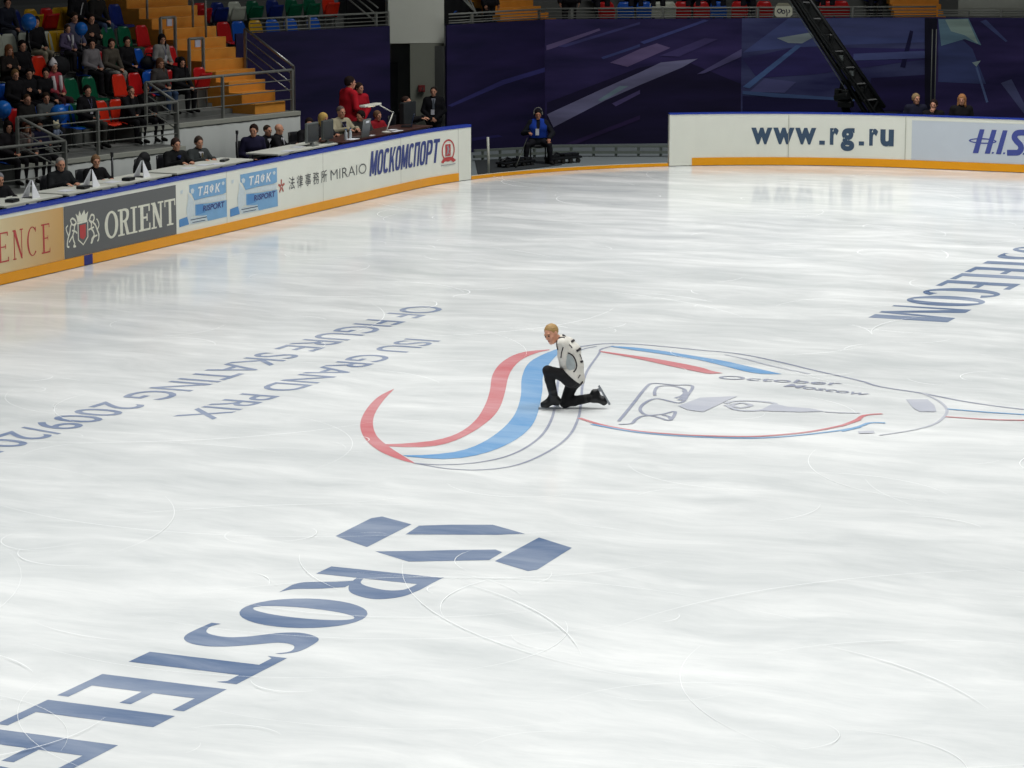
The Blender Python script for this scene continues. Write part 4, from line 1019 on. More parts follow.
rail_thing('bright steel rail sloping down the right side of the staircase', [(P(6.94, .84, Z1 - .0), P(6.94, .84, Z1 + .95)), (P(7.02, 2.25, Z1 + .40), P(7.02, 2.25, Z1 + 1.70))], [P(7.02, 2.25, Z1 + 1.70), P(6.94, .84, Z1 + .95)], bars=3, gap=.20, m=M_STEEL)
M_SIGN = mat('pale_sign', (190, 190, 206), .5)
for i, (x0, x1, yt, yb, off) in enumerate(((161, 175.5, 18, 50, 3.0), (189.5, 203.5, 39, 70, 2.2))):
    a, za = s_at(x0, yb, off); b, zb = s_at(x1, yb, off); _, zt = s_at(x0, yt, off)
    o = rail_thing('%s steel hoop on the staircase with a small pale sign' % ('upper' if i == 0 else 'lower'), [(P(a, off, za - .25), P(a, off, zt)), (P(b, off, za - .25), P(b, off, zt))], [P(a, off, zt), P(b, off, zt)], name='stair_hoop', bars=0, grp='hoops on the staircase')
    MB().box(P((a + b) / 2 + .05, off, zt - .10) - o.location, (.16, .02, .16), RZS).build('sign_plate', M_SIGN, o)
# tall thin rails at the top of the stairs
for i, (px, y1, off) in enumerate(((147.5, 28, 3.9), (193, 28, 3.5), (206, 38, 3.2))):
    s_, z_ = s_at(px, y1, off)
    o = thing('stair_post', ('tall post on the left of the upper stairs', 'tall post by the red folded seat at the stair top', 'tall post right of the upper stairs')[i], 'post', P(s_, off, z_ - .3), 0, 'posts of the upper stairs')
    MB().tube([(0, 0, 0), (0, 0, 1.9)], .028, 8).build('pole', M_RAIL, o, smooth=True); MB().box((0, 0, .01), (.12, .12, .02)).build('base_plate', M_RAIL, o)
# ---------------------------------------------------------------- seats
SEATC = {'red': (192, 28, 30), 'orange-red': (214, 50, 26), 'green': (12, 92, 62), 'blue': (26, 88, 186), 'dark blue': (22, 40, 112), 'yellow': (206, 160, 26), 'white': (196, 200, 184)}
SEATM = {k: mat('seat_' + k.replace(' ', '_').replace('-', '_'), v, .28, var=.06) for k, v in SEATC.items()}
def seat_parts():
    b = MB(); W, T = 13, 9; vs = []; fs = []
    for side in (0, 1):
        for j in range(T):
            v = j / (T - 1); z = .40 + .46 * v
            half = .205 - .02 * v; 
            if v > .75: half *= math.sqrt(max(.0, 1 - ((v - .75) / .25) ** 2 * .55))
            for i in range(W):
                u = -1 + 2 * i / (W - 1)
                vs.append((u * half, -.10 - .10 * v + .035 * (1 - u * u) * -1 + .035 - side * .022, z))
    def id_(s, j, i): return s * W * T + j * W + i
    for j in range(T - 1):
        for i in range(W - 1):
            fs.append((id_(0, j, i), id_(0, j, i + 1), id_(0, j + 1, i + 1), id_(0, j + 1, i))); fs.append((id_(1, j, i), id_(1, j + 1, i), id_(1, j + 1, i + 1), id_(1, j, i + 1)))
    for i in range(W - 1): fs.append((id_(0, 0, i), id_(1, 0, i), id_(1, 0, i + 1), id_(0, 0, i + 1))); fs.append((id_(0, T - 1, i), id_(0, T - 1, i + 1), id_(1, T - 1, i + 1), id_(1, T - 1, i)))
    for j in range(T - 1): fs.append((id_(0, j, 0), id_(0, j + 1, 0), id_(1, j + 1, 0), id_(1, j, 0))); fs.append((id_(0, j, W - 1), id_(1, j, W - 1), id_(1, j + 1, W - 1), id_(0, j + 1, W - 1)))
    back = b.add(vs, fs).mesh('backrest')
    def pan(fold):
        b = MB(); vs = []; fs = []; n = 9; m = 7
        for side in (0, 1):
            for j in range(m):
                v = j / (m - 1); y = .36 * v
                half = .205 * (1 if v < .6 else math.sqrt(max(0, 1 - ((v - .6) / .4) ** 2 * .35)))
                for i in range(n):
                    u = -1 + 2 * i / (n - 1); zz = -.02 * (1 - u * u) - side * .022 + (-.03 * max(0, v - .75) * 4)
                    vs.append((u * half, y, zz))
        def q(s, j, i): return s * n * m + j * n + i
        for j in range(m - 1):
            for i in range(n - 1): fs += [(q(0, j, i), q(0, j, i + 1), q(0, j + 1, i + 1), q(0, j + 1, i)), (q(1, j, i), q(1, j + 1, i), q(1, j + 1, i + 1), q(1, j, i + 1))]
        for i in range(n - 1): fs += [(q(0, 0, i), q(1, 0, i), q(1, 0, i + 1), q(0, 0, i + 1)), (q(0, m - 1, i), q(0, m - 1, i + 1), q(1, m - 1, i + 1), q(1, m - 1, i))]
        for j in range(m - 1): fs += [(q(0, j, 0), q(0, j + 1, 0), q(1, j + 1, 0), q(1, j, 0)), (q(0, j, n - 1), q(1, j, n - 1), q(1, j + 1, n - 1), q(0, j + 1, n - 1))]
        R = Matrix.Rotation(math.radians(72 if fold else 3), 3, 'X')
        b.add([R @ Vector(v) + Vector((0, -.085, .425)) for v in vs], fs); return b.mesh('seat_pan')
    legs = MB()
    for x in (-.15, .15):
        legs.bar((x, -.08, .0), (x, -.10, .42), .035, .035); legs.bar((x, -.08, .01), (x, .10, .01), .035, .02)
    legs.bar((-.19, -.10, .40), (.19, -.10, .40), .04, .03)
    return back, pan(0), pan(1), legs.mesh('support_frame')
S_BACK, S_PAN, S_FOLD, S_LEGS = seat_parts()
for me in (S_BACK, S_PAN, S_FOLD):
    me.materials.append(SEATM['red']); me.polygons.foreach_set('use_smooth', [True] * len(me.polygons))
S_LEGS.materials.append(M_STEEL)
def seat(colour, r, s, label, fold=False, group='plastic seats of the stand', loc=None, rz=None):
    off, z = row(r)
    o = thing('stadium_seat', label, 'seat', loc if loc is not None else st(s, off - .10, z), FACE if rz is None else rz, group)
    for nm, me in (('backrest', S_BACK), ('seat_pan', S_FOLD if fold else S_PAN), ('support_frame', S_LEGS)):
        c = link(bpy.data.objects.new(nm, me), o)
        if nm != 'support_frame': c.material_slots[0].link = 'OBJECT'; c.material_slots[0].material = SEATM[colour]
    return o
# block of rows right of the stairs, parallel to the plain navy banner
BA, BB = wz(*pA0), wz(*pA1); BD = (BB - BA).normalized(); BN = Vector((-BD.y, BD.x, 0)); BL = (BB - BA).length; BRZ = math.atan2(BD.y, BD.x)
_q = on_plane(258, 20.5, BA + BN * .72, BN); RB = {3: (.72, _q.z - .86), 4: (1.48, _q.z - .86 + .40)}
rt = MB()
RB[5] = (2.24, RB[4][1] + .40); RB[6] = (3.0, RB[5][1] + .40); RB[7] = (3.76, RB[6][1] + .4)
for r_ in (3, 4, 5, 6, 7):
    o_, z_ = RB[r_]; rt.box((BL / 2 - .55, o_ - .24, z_ / 2), (BL + 1.1, .76, z_))
rt = rt.build('floor_terrace_right', M_CONC); rt.location = BA; rt.rotation_euler.z = BRZ; tag(rt, 'concrete terrace of the rows right of the stairs', kind='structure')
def seat_px(colour, r, px, py, label, fold=False):
    if px > 195 and r >= 3:
        o_, z_ = RB[r]; q = on_plane(px, py, BA + BN * (o_ - .05), BN); q.z = z_
        return seat(colour, r, 0, label, fold, 'plastic seats of the stand', q - BN * .05, BRZ + PI)
    off, z = row(r); s, _ = s_at(px, py, off - .05); return seat(colour, r, s, label, fold)
EMPTY = [
 ('white', 3, 0, 42, 'white empty seat at the edge of the photo, beside another white one', 0), ('white', 3, 12, 42, 'white empty seat above the dark-haired man in black', 0), ('white', 3, 48, 40, 'white empty seat right of the person in black with beige trousers', 0),
 ('yellow', 3, 58, 38, 'yellow empty seat half hidden behind the child in purple', 0), ('green', 3, 111, 34, 'left one of two green empty seats under the blue seat', 0), ('green', 3, 127, 33, 'right one of two green empty seats, beside the red stair-end seat', 0), ('red', 3, 145, 33, 'red empty seat at the stair end, above the long-haired woman', 0),
 ('dark blue', 4, 17, 12, 'dark blue empty seat left of the yellow one', 0), ('yellow', 4, 34, 12, 'yellow empty seat beside a red one, top rows', 1), ('red', 4, 50, 11, 'red folded empty seat beside the yellow one, top rows', 1), ('yellow', 4, 62, 10, 'yellow seat beside the person all in black', 0),
 ('dark blue', 4, 101, 8, 'dark blue seat behind the person in blue jeans', 0), ('dark blue', 4, 118, 8, 'dark blue empty seat at the stair end of the top row', 0),
 ('orange-red', 2, 42, 66, 'orange-red empty seat under the black bag', 0), ('blue', 2, 140, 58, 'bright blue empty seat with a black bag on it', 0), ('red', 2, 173, 56, 'red empty seat right of the long-haired woman', 0),
 ('green', 1, 74, 90, 'green empty seat left of the man with a lanyard', 0), ('green', 1, 92, 88, 'green empty seat behind the man with a lanyard', 0), ('orange-red', 1, 122, 84, 'orange-red empty seat behind the balding man', 0), ('red', 1, 138, 83, 'red empty seat behind the woman in dark glasses', 0), ('red', 1, 203, 79, 'red folded empty seat at the stair end, behind the highest front rail', 1),
 ('orange-red', 0, 104, 110, 'orange-red empty seat between the man with a lanyard and the balding man', 0), ('blue', 0, 70, 113, 'blue empty seat behind the front rail', 0),
 ('red', 3, 226, 27, 'red empty seat alone right of the stairs', 0), ('blue', 3, 241, 28, 'blue seat behind the bright stair rail', 0), ('yellow', 3, 258, 28, 'yellow seat behind the top rail, right of the stairs', 0), ('blue', 3, 275, 27, 'first blue seat right of the yellow one behind the rail', 0), ('blue', 3, 293, 26, 'second blue seat right of the yellow one behind the rail', 0), ('blue', 3, 316, 25, 'third blue seat right of the yellow one behind the rail', 0),
 ('red', 4, 203, 4, 'red folded seat beside the tall post, top right', 1), ('dark blue', 4, 220, 4, 'dark blue folded seat right of the red one, top right', 1), ('white', 4, 237, 4, 'white folded seat in the top right row', 1), ('green', 4, 255, 4, 'green folded seat right of the white one', 1), ('dark blue', 4, 275, 3, 'dark blue folded seat between two green ones', 1), ('green', 4, 294, 2, 'green folded seat right of the dark blue one', 1), ('green', 4, 312, 2, 'green folded seat next to the red row end', 1), ('orange-red', 4, 331, 1, 'orange-red folded seat at the right end of the row', 1),
]
for c, r, x, y, l, f in EMPTY: seat_px(c, r, x, y, l, f)
# ---------------------------------------------------------------- spectators
BLK, CHA, NVY, GRY, OLV, JEAN = (24, 23, 26), (44, 42, 46), (30, 30, 56), (104, 100, 104), (70, 66, 54), (70, 84, 112)
SP = [
 # row, px, py(head), pose, jacket, trousers, hair style, hair, yaw, seat colour, label
 (4, 3, 3, 'knees', (40, 44, 56), (92, 96, 104), 'short', (30, 24, 20), -10, 'dark blue', 'person in dark jacket and grey jeans at the top left edge of the photo'),
 (4, 76, -8, 'lap', BLK, BLK, 'short', (24, 20, 18), 0, 'yellow', 'person all in black in the top row, a white cord on the chest'),
 (4, 93, -6, 'knees', (36, 34, 32), JEAN, 'short', (30, 24, 20), 0, 'dark blue', 'person in dark coat and blue jeans, top row near the stairs'),
 (3, 34, 22, 'lap', BLK, (150, 142, 122), 'short', (28, 22, 20), -25, 'white', 'person in black jacket and beige trousers beside a blue balloon'),
 (3, 72, 18, 'lap', (96, 96, 116), CHA, 'short', (44, 34, 26), 10, 'yellow', 'person in grey-blue jacket behind the child in purple'),
 (3, 89, 19, 'crossed', (38, 34, 34), CHA, 'short', (34, 26, 22), 0, 'dark blue', 'man in dark brown jacket right of the small blue balloon'),
 (2, 20, 46, 'lap', BLK, BLK, 'short', (22, 18, 18), 5, 'white', 'dark-haired man in black below the white seats'),
 (2, 7, 57, 'crossed', (40, 34, 32), BLK, 'long', (124, 78, 50), 20, 'white', 'person with long reddish fair hair at the left edge'),
 (2, 90, 44, 'lap', (122, 118, 120), BLK, 'short', (26, 22, 20), -30, 'blue', 'man in grey coat with dark hair, leaning sideways'),
 (2, 107, 45, 'knees', (84, 78, 68), (150, 152, 144), 'short', (46, 34, 26), -20, 'red', 'man in brownish jacket and pale jeans next to the grey coat'),
 (2, 125, 50, 'lap', BLK, BLK, 'short', (34, 26, 22), 0, 'green', 'person in black sweater looking down at their hands'),
 (2, 160, 42, 'lap', (138, 136, 132), BLK, 'long', (26, 20, 20), 0, 'red', 'woman with long dark hair and pale grey jacket beside the stairs'),
 (1, 13, 75, 'lap', BLK, BLK, 'short', (130, 100, 66), 10, 'blue', 'fair-haired person in black by the left edge'),
 (1, 27, 78, 'crossed', BLK, BLK, 'short', (24, 20, 18), -20, 'blue', 'person in black between the fair-haired one and the white hat'),
 (1, 41, 79, 'knees', BLK, CHA, 'short', (24, 20, 18), -35, 'red', 'dark-haired man in black beside the white hat'),
 (1, 158, 66, 'lap', (70, 66, 64), (58, 76, 104), 'long', (98, 66, 46), 10, 'blue', 'girl with brown hair, grey jacket and jeans behind the front rail'),
 (1, 177, 64, 'knees', BLK, BLK, 'long', (22, 18, 20), 0, 'red', 'girl in black hat and black coat next to the stairs'),
 (0, 25, 101, 'lap', (34, 32, 30), CHA, 'crop', (74, 54, 38), 15, 'red', 'man with short brown hair in a dark coat, low row at left'),
 (0, 44, 104, 'crossed', (84, 88, 88), CHA, 'short', (54, 40, 30), -10, 'blue', 'person in grey jacket above the sloping rail'),
 (0, 85, 91, 'lap', BLK, (60, 58, 54), 'short', (30, 24, 20), 0, 'green', 'man in black with a lanyard, standing out before green seats'),
 (0, 126, 97, 'chin', BLK, BLK, 'crop', (70, 58, 48), 25, 'orange-red', 'balding man in black suit leaning forward'),
 (0, 144, 101, 'lap', BLK, BLK, 'short', (40, 30, 26), -10, 'red', 'woman in black with dark glasses near the sloping rail'),
 (-1, 6, 127, 'lap', (36, 34, 36), BLK, 'bob', (26, 20, 18), 0, 'blue', 'dark-haired person at the lower left edge'),
 (-1, 24, 127, 'lap', (96, 90, 88), BLK, 'long', (84, 50, 36), 0, 'red', 'girl with long brown hair and grey jacket behind the near rail'),
 (-1, 37, 126, 'crossed', NVY, BLK, 'short', (26, 20, 20), -15, 'blue', 'person in navy behind the sloping rail'),
]
PEOPLE = {}
for r, px, py, pose, jk, tr, hs, hc, yw, sc_, lb in SP:
    off, z = row(r); s, _ = s_at(px, py, off - .22)
    _, zh = s_at(px, py, off - .22)
    k = max(.86, min(1.06, (zh - z) / 1.215))
    pt = arch('s', seated, arms=pose, lean=14 if pose in ('knees', 'chin') else 5, hair=hs, yaw=round(yw * .6 - 26), pitch=9)
    o = place(pt, lb, st(s, off - .225, z), FACE, jk, tr, hc, group='spectators in the stand', sc=k)
    PEOPLE[lb] = o; LEAN[o.name] = 14 if pose in ('knees', 'chin') else 5
    seat(sc_, r, s, '%s seat under the %s' % (sc_, lb.split(',')[0].split(' behind the')[0].split(' at the top')[0]), False)
def kid(r, px, py, lb, jk, tr, hc, k, hs='short', doff=.22):
    off, z = row(r); s, zh = s_at(px, py, off - doff)
    o = place(arch('s', seated, arms='lap', lean=5, hair=hs, yaw=-20), lb, st(s, off - doff, (zh - 1.215 * k) if doff > .3 else z + .45 * (1 - k)), FACE, jk, tr, hc, group='spectators in the stand', sc=k); PEOPLE[lb] = o; LEAN[o.name] = 5; return o, s
o, s = kid(3, 66, 29, 'child in purple jacket with a white scarf', (92, 82, 108), CHA, (52, 38, 30), .72, doff=.50)
c = MB(); c.tube([(-.09, .11, 1.06), (-.06, .17, .9), (-.05, .165, .70)], .035, 8); c.tube([(.09, .11, 1.06), (.07, .17, .9)], .03, 8); child_mb(o, c, 'scarf', cloth((206, 204, 208)), 'white scarf', True)
o, s = kid(1, 52, 82, 'child in white pointed knit hat and white and dark red jacket', (160, 60, 70), (70, 40, 46), (60, 40, 30), .90)
hx = o.children; c = MB().lathe((0, .045, 1.22), [(.088, .02), (.10, .03), (.098, .07), (.075, .13), (.04, .18), (.012, .215), (.0, .22)], 16); child_mb(o, c, 'hat', cloth((222, 216, 216)), 'white pointed knit hat', True)
c = MB(); c.tube([(-.12, .10, 1.04), (-.10, .15, .85), (-.10, .17, .66)], .04, 8); c.tube([(.12, .10, 1.04), (.11, .15, .85), (.13, .20, .66)], .045, 8); child_mb(o, c, 'jacket_stripe', cloth((214, 206, 206)), 'white stripes', True)
seat('red', 1, s, 'red seat under the child in white pointed knit hat')
def lanyard(o, rgb=(200, 200, 206), z=.80, y=.135, w=.08, h=.11, white=True):
    b = MB(); b.tube([(-.055, .085, 1.06), (-.02, y, .93), (0, y + .01, z + h / 2)], .006, 5); b.tube([(.055, .085, 1.06), (.02, y, .93), (0, y + .01, z + h / 2)], .006, 5)
    c = child_mb(o, b, 'lanyard', cloth((120, 120, 150))); b = MB().box((0, y + .018, z), (w, .008, h)); child_mb(o, b, 'badge', mat('badge_card', rgb, .5), 'pale badge')
lanyard(PEOPLE['man in black with a lanyard, standing out before green seats'])
lanyard(PEOPLE['woman with long dark hair and pale grey jacket beside the stairs'], z=.76, h=.16)
p = PEOPLE['person all in black in the top row, a white cord on the chest']; child_mb(p, MB().tube([(-.02, .135, 1.0), (.04, .15, .85), (.07, .16, .70)], .012, 6), 'cord', cloth((200, 200, 200)), 'white cord')
p = PEOPLE['girl in black hat and black coat next to the stairs']
me_ = MB().lathe((0, .055, 1.17), [(.095, .03), (.10, .06), (.09, .12), (.06, .155), (.0, .17)], 16); child_mb(p, me_, 'hat', cloth((26, 24, 28)), 'black knit hat', True)
p = PEOPLE['woman in black with dark glasses near the sloping rail']
g = MB()
for x in (-.032, .032): g.box((x, .145, 1.232), (.05, .012, .036))
g.tube([(-.03, .147, 1.24), (.03, .147, 1.24)], .004, 5); child_mb(p, g, 'glasses', mat('black_lens', (16, 16, 18), .15), 'dark glasses')
p = PEOPLE['girl with long brown hair and grey jacket behind the near rail']; child_mb(p, MB().tube([(-.10, .05, 1.05), (0, .12, 1.0), (.1, .05, 1.05)], .035, 8).tube([(.03, .12, 1.0), (.05, .16, .78)], .035, 8), 'scarf', cloth((150, 120, 110)), 'pale brown scarf', True)
# bags, balloons, toy
def bag(px, py, r, doff, dz, label, k=1.):
    off, z = row(r); s, _ = s_at(px, py, off - doff)
    o = thing('shoulder_bag', label, 'bag', st(s, off - doff, z + dz), FACE, 'black bags among the spectators')
    b = MB().ell((0, 0, .14 * k), (.20 * k, .13 * k, .14 * k), 16, 10); bb = b.build('body', M_BLACK, o, smooth=True)
    MB().tube([(-.15 * k, .02, .2 * k), (-.08 * k, .03, .33 * k), (.08 * k, .03, .33 * k), (.15 * k, .02, .2 * k)], .014, 6).build('strap', M_BLACK, o, smooth=True)
bag(148, 67, 2, .10, .43, 'black bag lying on the bright blue empty seat')
bag(58, 58, 2, .15, .43, 'large black bag between the dark-haired man and the grey coat', 1.5)
M_BAL = mat('blue_balloon', (32, 108, 196), .2, var=.03)
def balloon(px, py, r, doff, label, rad=.14, sq=1.):
    off, z = row(r); s, zz = s_at(px, py, off - doff)
    o = thing('balloon', label, 'balloon', st(s, off - doff, zz), FACE, 'blue balloons')
    b = MB(); pr = []
    for i in range(13):
        t = PI * i / 12; w = math.sin(t); zc = -math.cos(t)
        pr.append((max(.001, rad * w * (1 - .12 * (zc < 0) * zc * zc)), rad * zc * (1.15 if zc < 0 else 1.0) * sq))
    b.lathe((0, 0, 0), pr, 20).build('skin', M_BAL, o, smooth=True)
    MB().lathe((0, 0, -rad * 1.15 * sq - .03), [(.02, 0), (.006, .03)], 8).build('knot', M_BAL, o)
    MB().tube([(0, 0, -rad * 1.15 * sq - .03), (.02, .02, -rad * 1.15 - .25), (-.01, .05, -rad * 1.15 - .4)], .003, 4).build('string', mat('string', (200, 200, 200), .6), o)
balloon(28.5, 21.5, 3, .42, 'blue balloon beside the person with beige trousers, upper left', .165); balloon(81, 28.5, 3, .62, 'small blue balloon in front of the man in dark brown', .135); balloon(3, 109, 0, .5, 'blue balloon at the left edge, low rows', .165); balloon(58.5, 113, 0, .62, 'blue balloon above the soft toy at the front rail', .165)
off, z = row(0); s, zz = s_at(56, 127, .35)
o = thing('soft_toy', 'small pale soft toy by the front rail under a blue balloon', 'toy', st(s, .35, zz - .18), FACE)
MB().ell((0, 0, .07), (.075, .06, .09), 12, 8).build('body', cloth((150, 164, 190)), o, smooth=True); hh = MB().ell((0, .01, .21), (.075, .07, .075), 12, 8).build('head', cloth((206, 200, 170)), o, smooth=True); hh['label'] = 'cream head'
for x in (-.055, .055): MB().ell((x, 0, .285), (.025, .015, .03), 8, 6).build('ear', cloth((206, 200, 170)), o, smooth=True)
for x in (-.08, .08): MB().tube([(x * .7, .02, .12), (x * 1.3, .06, .05)], .022, 6).build('arm', cloth((150, 164, 190)), o, smooth=True)
# ---------------------------------------------------------------- officials' platform, tables and the people at them
ZP = .35
pf = MB(); L = us(-8, 23.7, .6); vs = []; fs = []
for u in L:
    w = min(2.2, 2.2)
    for t, z in ((.16, 0), (2.1, 0), (2.1, ZP), (.16, ZP)): x, y = rim(u, t); vs.append((x, y, z))
for i in range(len(L) - 1):
    for k in range(4): fs.append((i * 4 + k, i * 4 + (k + 1) % 4, i * 4 + 4 + (k + 1) % 4, i * 4 + 4 + k))
fs.append((0, 1, 2, 3)); fs.append(tuple(len(vs) - 4 + k for k in (3, 2, 1, 0)))
tag(pf.add(vs, fs).build('floor_platform', mat('platform_carpet', (70, 74, 78), .9)), 'low carpeted platform behind the long boards', kind='structure')
M_TAB = mat('white_table_top', (222, 224, 212), .4, var=.04); M_PAPER = mat('paper', (232, 234, 238), .6, var=.02); M_PLAST = mat('black_plastic', (26, 27, 30), .35); M_BROWN = mat('dark_brown_wood', (74, 46, 40), .45, var=.2, scale=6)
M_GREYP = mat('grey_plastic', (112, 116, 114), .4)
def jx(px, py, X): p = on_x(px, py, X); return p
TX = -15.80           # table centre
TW = .72
def table(pa, pb, label, X=TX, z=ZP + .85, m=M_TAB, w=TW, name='judges_table'):
    ya = on_x(pa[0], pa[1], X).y; yb = on_x(pb[0], pb[1], X).y; yc = (ya + yb) / 2; ln = abs(yb - ya)
    o = thing(name, label, 'table', (X, yc, ZP), 0, 'tables behind the boards')
    h = z - ZP
    MB().box((0, 0, h - .018), (w, ln, .036)).build('table_top', m, o, bevel=.006)
    for sx in (-1, 1):
        for sy in (-1, 1): MB().bar((sx * (w / 2 - .06), sy * (ln / 2 - .09), 0), (sx * (w / 2 - .06), sy * (ln / 2 - .09), h - .036), .04).build('leg', M_STEEL, o)
    MB().box((-w / 2 + .10, 0, h - .09), (.02, ln - .22, .07)).build('apron', M_STEEL, o)
    return o, h + ZP
t1, tz = table((-14, 212), (45, 199), 'white table at the left edge with the first white folded card')
t2, _ = table((50, 190), (100, 187), 'white table in front of the grey-haired official in glasses')
t3, _ = table((102, 184), (155, 172), 'white table in front of the short-haired woman in black')
t4, _ = table((160, 173), (237, 162), 'long white table shared by the woman in black and the man in the grey suit')
t5, _ = table((262, 154), (322, 147), 'white table in front of the three officials leaning together')
t6, _ = table((325, 148), (416, 128), 'long dark brown desk with laptops and a lamp', m=M_BROWN, w=.8, name='desk')
def onT(px, py, X=TX, z=None):
    z = tz if z is None else z
    p = on_z(px, py, z); return Vector((p.x, p.y, z))
def tpos(px, X, py=160): return Vector((X, on_x(px, py, X).y, tz))
def paper(px, X, label, w=.21, l=.30, rz=0., n=3):
    o = MB()
    for i in range(n): o.box((0.004 * i, .006 * i, .002 + .0035 * i), (w, l, .003), rz + .05 * i)
    ob = o.build('paper_sheets', M_PAPER); ob.location = tpos(px, X); return tag(ob, label, 'papers', 'papers on the tables')
def card(px, X, label):
    o = thing('folded_card', label, 'card', tpos(px, X), 0, 'white folded cards on the tables')
    a, h = .12, .30
    b = MB(); b.prism([(-.11, -a, 0), (-.11, a, 0), (-.03, .06, h)], (-.012, 0, 0)); b.build('front_leaf', M_PAPER, o)
    b = MB(); b.prism([(.10, -a, 0), (.10, a, 0), (-.015, .06, h)], (.012, 0, 0)); b.build('rear_leaf', M_PAPER, o)
    MB().box((-.005, 0, .004), (.21, .22, .008)).build('foot', M_PLAST, o)
    return o
card(30, -15.70, 'white folded card at the left end of the boards, over the gold advert'); card(90.5, -15.70, 'white folded card before the short-haired woman'); card(141.5, -15.70, 'white folded card beside the woman in black on the long table')
def pad(px, X, label):
    o = thing('voting_keypad', label, 'keypad', tpos(px, X), .1, 'keypads on the tables')
    MB().box((0, 0, .03), (.16, .24, .05)).build('body', M_PLAST, o, bevel=.008); MB().box((-.01, 0, .058), (.10, .18, .008)).build('keys', M_GREYP, o)
pad(11, -15.62, 'black keypad under the hands at the left edge'); pad(82.5, -15.62, 'black keypad beside the grey-haired official'); pad(128, -15.6, 'black keypad between the second and third folded cards')
paper(65, -15.72, 'papers under the grey-haired official\'s hands'); paper(112, -15.72, 'papers in front of the short-haired woman'); paper(187, -15.7, 'papers by the woman in black'); paper(203, -15.72, 'papers under the man in the grey suit'); paper(216, -15.6, 'loose papers at the far end of the long table'); paper(288, -15.55, 'papers on the table of the three officials'); paper(298, -15.75, 'papers in front of the bald official')
paper(352, -15.52, 'papers on the front edge of the dark desk, beside the laptop'); paper(371.5, -15.52, 'small papers on the dark desk before the lamp', .1, .16); paper(397, -15.48, 'paper strip at the far end of the dark desk', .12, .40); paper(392, -15.7, 'papers behind the foot of the desk lamp', .15, .25)
tb = thing('pen_case', 'dark flat case at the far end of the long white table', 'case', tpos(224.5, -15.72), .2); MB().box((0, 0, .02), (.10, .34, .04)).build('body', M_PLAST, tb, bevel=.01); MB().box((0, 0, .041), (.09, .30, .004)).build('lid', M_GREYP, tb)
def pole(px, yt, X, label):
    p = jx(px, yt, X); o = thing('microphone_stand', label, 'stand', (X, p.y, ZP), 0, 'thin black stands by the tables')
    MB().tube([(0, 0, .02), (0, 0, p.z - ZP)], .022, 8).build('pole', M_PLAST, o, smooth=True); MB().lathe((0, 0, 0), [(.14, 0), (.14, .015), (.03, .03)], 16).build('base', M_PLAST, o); MB().tube([(0, 0, p.z - ZP - .02), (0, 0, p.z - ZP + .05)], .03, 8).build('clamp', M_PLAST, o)
pole(112, 155, -16.2, 'thin black stand right of the short-haired woman'); pole(237, 133, -16.0, 'thin black stand left of the woman in dark navy')
def chair(px, py, X, label, m=None, rz=0.):
    y = on_x(px, py, X).y
    m = m or M_PLAST
    o = thing('office_chair', label, 'chair', (X, y, ZP), rz - PI / 2, 'chairs of the officials')
    b = MB(); b.box((0, .0, .43), (.46, .44, .06)); b.build('seat', m, o, bevel=.02)
    vs = MB(); n = 9; V = []; F = []
    for s_ in (0, 1):
        for j in range(7):
            for i in range(n):
                u = -1 + 2 * i / (n - 1); v = j / 6; hw = .23 * math.sqrt(max(.05, 1 - .35 * max(0, v - .5) * 2))
                V.append((u * hw, -.225 - .06 * v + .04 * u * u - s_ * .035, .50 + .48 * v))
    for j in range(6):
        for i in range(n - 1):
            a = j * n + i; F += [(a, a + 1, a + n + 1, a + n), (63 + a, 63 + a + n, 63 + a + n + 1, 63 + a + 1)]
    for i in range(n - 1): F += [(i, 63 + i, 64 + i, i + 1), (54 + i, 55 + i, 118 + i, 117 + i)]
    for j in range(6): F += [(j * n, j * n + n, 63 + j * n + n, 63 + j * n), (j * n + 8, 63 + j * n + 8, 63 + j * n + 17, j * n + 17)]
    vs.add(V, F).build('backrest', m, o, smooth=True)
    for x in (-.19, .19):
        for y_ in (-.18, .18): MB().bar((x, y_, 0), (x, y_, .40), .03).build('leg', M_STEEL, o)
        MB().bar((x, -.20, .38), (x, -.26, .56), .025).build('back_support', M_STEEL, o)
    return o
FI = -PI / 2         # figures at the tables face the ice (+X)
def judge(px, py, X, label, jk, tr=BLK, pose='table', hs='short', hc=(40, 30, 24), yaw=0, lean=10, turn=-.42, ch=True, chl=None, build=1., pitch=8, seat_h=0., hidden=False):
    p = jx(px, py, X)
    k = (p.z - ZP) / 1.2
    o = place(arch('j', seated, arms=pose, lean=lean, hair=hs, yaw=yaw, pitch=pitch, build=build), label, (X - .02, p.y, ZP), FI + turn, jk, tr, hc, group='officials behind the boards', sc=max(.85, min(1.12, k)))
    PEOPLE[label] = o; LEAN[o.name] = lean
    if ch: chair(px, py, X - .02, chl or 'chair under the ' + label.split(' with ')[0].split(',')[0])
    return o
XJ = -16.46
judge(-3, 180, XJ, 'official in black with a grey cap, cut by the left edge of the photo', BLK, hs='short', hc=(130, 130, 134), yaw=-10)
j = judge(58, 165, XJ, 'grey-haired official in dark coat and glasses, hands on the table', (32, 34, 36), hs='crop', hc=(150, 146, 140), yaw=-15, build=1.12)
g = MB()
for x in (-.032, .032): g.tube([(x + .024 * math.cos(a), .155, 1.232 + .02 * math.sin(a)) for a in np.linspace(0, 2 * PI, 11)], .004, 4)
g.tube([(-.01, .157, 1.235), (.01, .157, 1.235)], .004, 4); child_mb(j, g, 'glasses', mat('reddish_frames', (110, 50, 46), .4), 'thin glasses')
j = judge(93.5, 162, XJ, 'woman with short fair-brown hair in black sweater and a pale scarf end', (22, 21, 24), hs='short', hc=(128, 98, 70), yaw=-20)
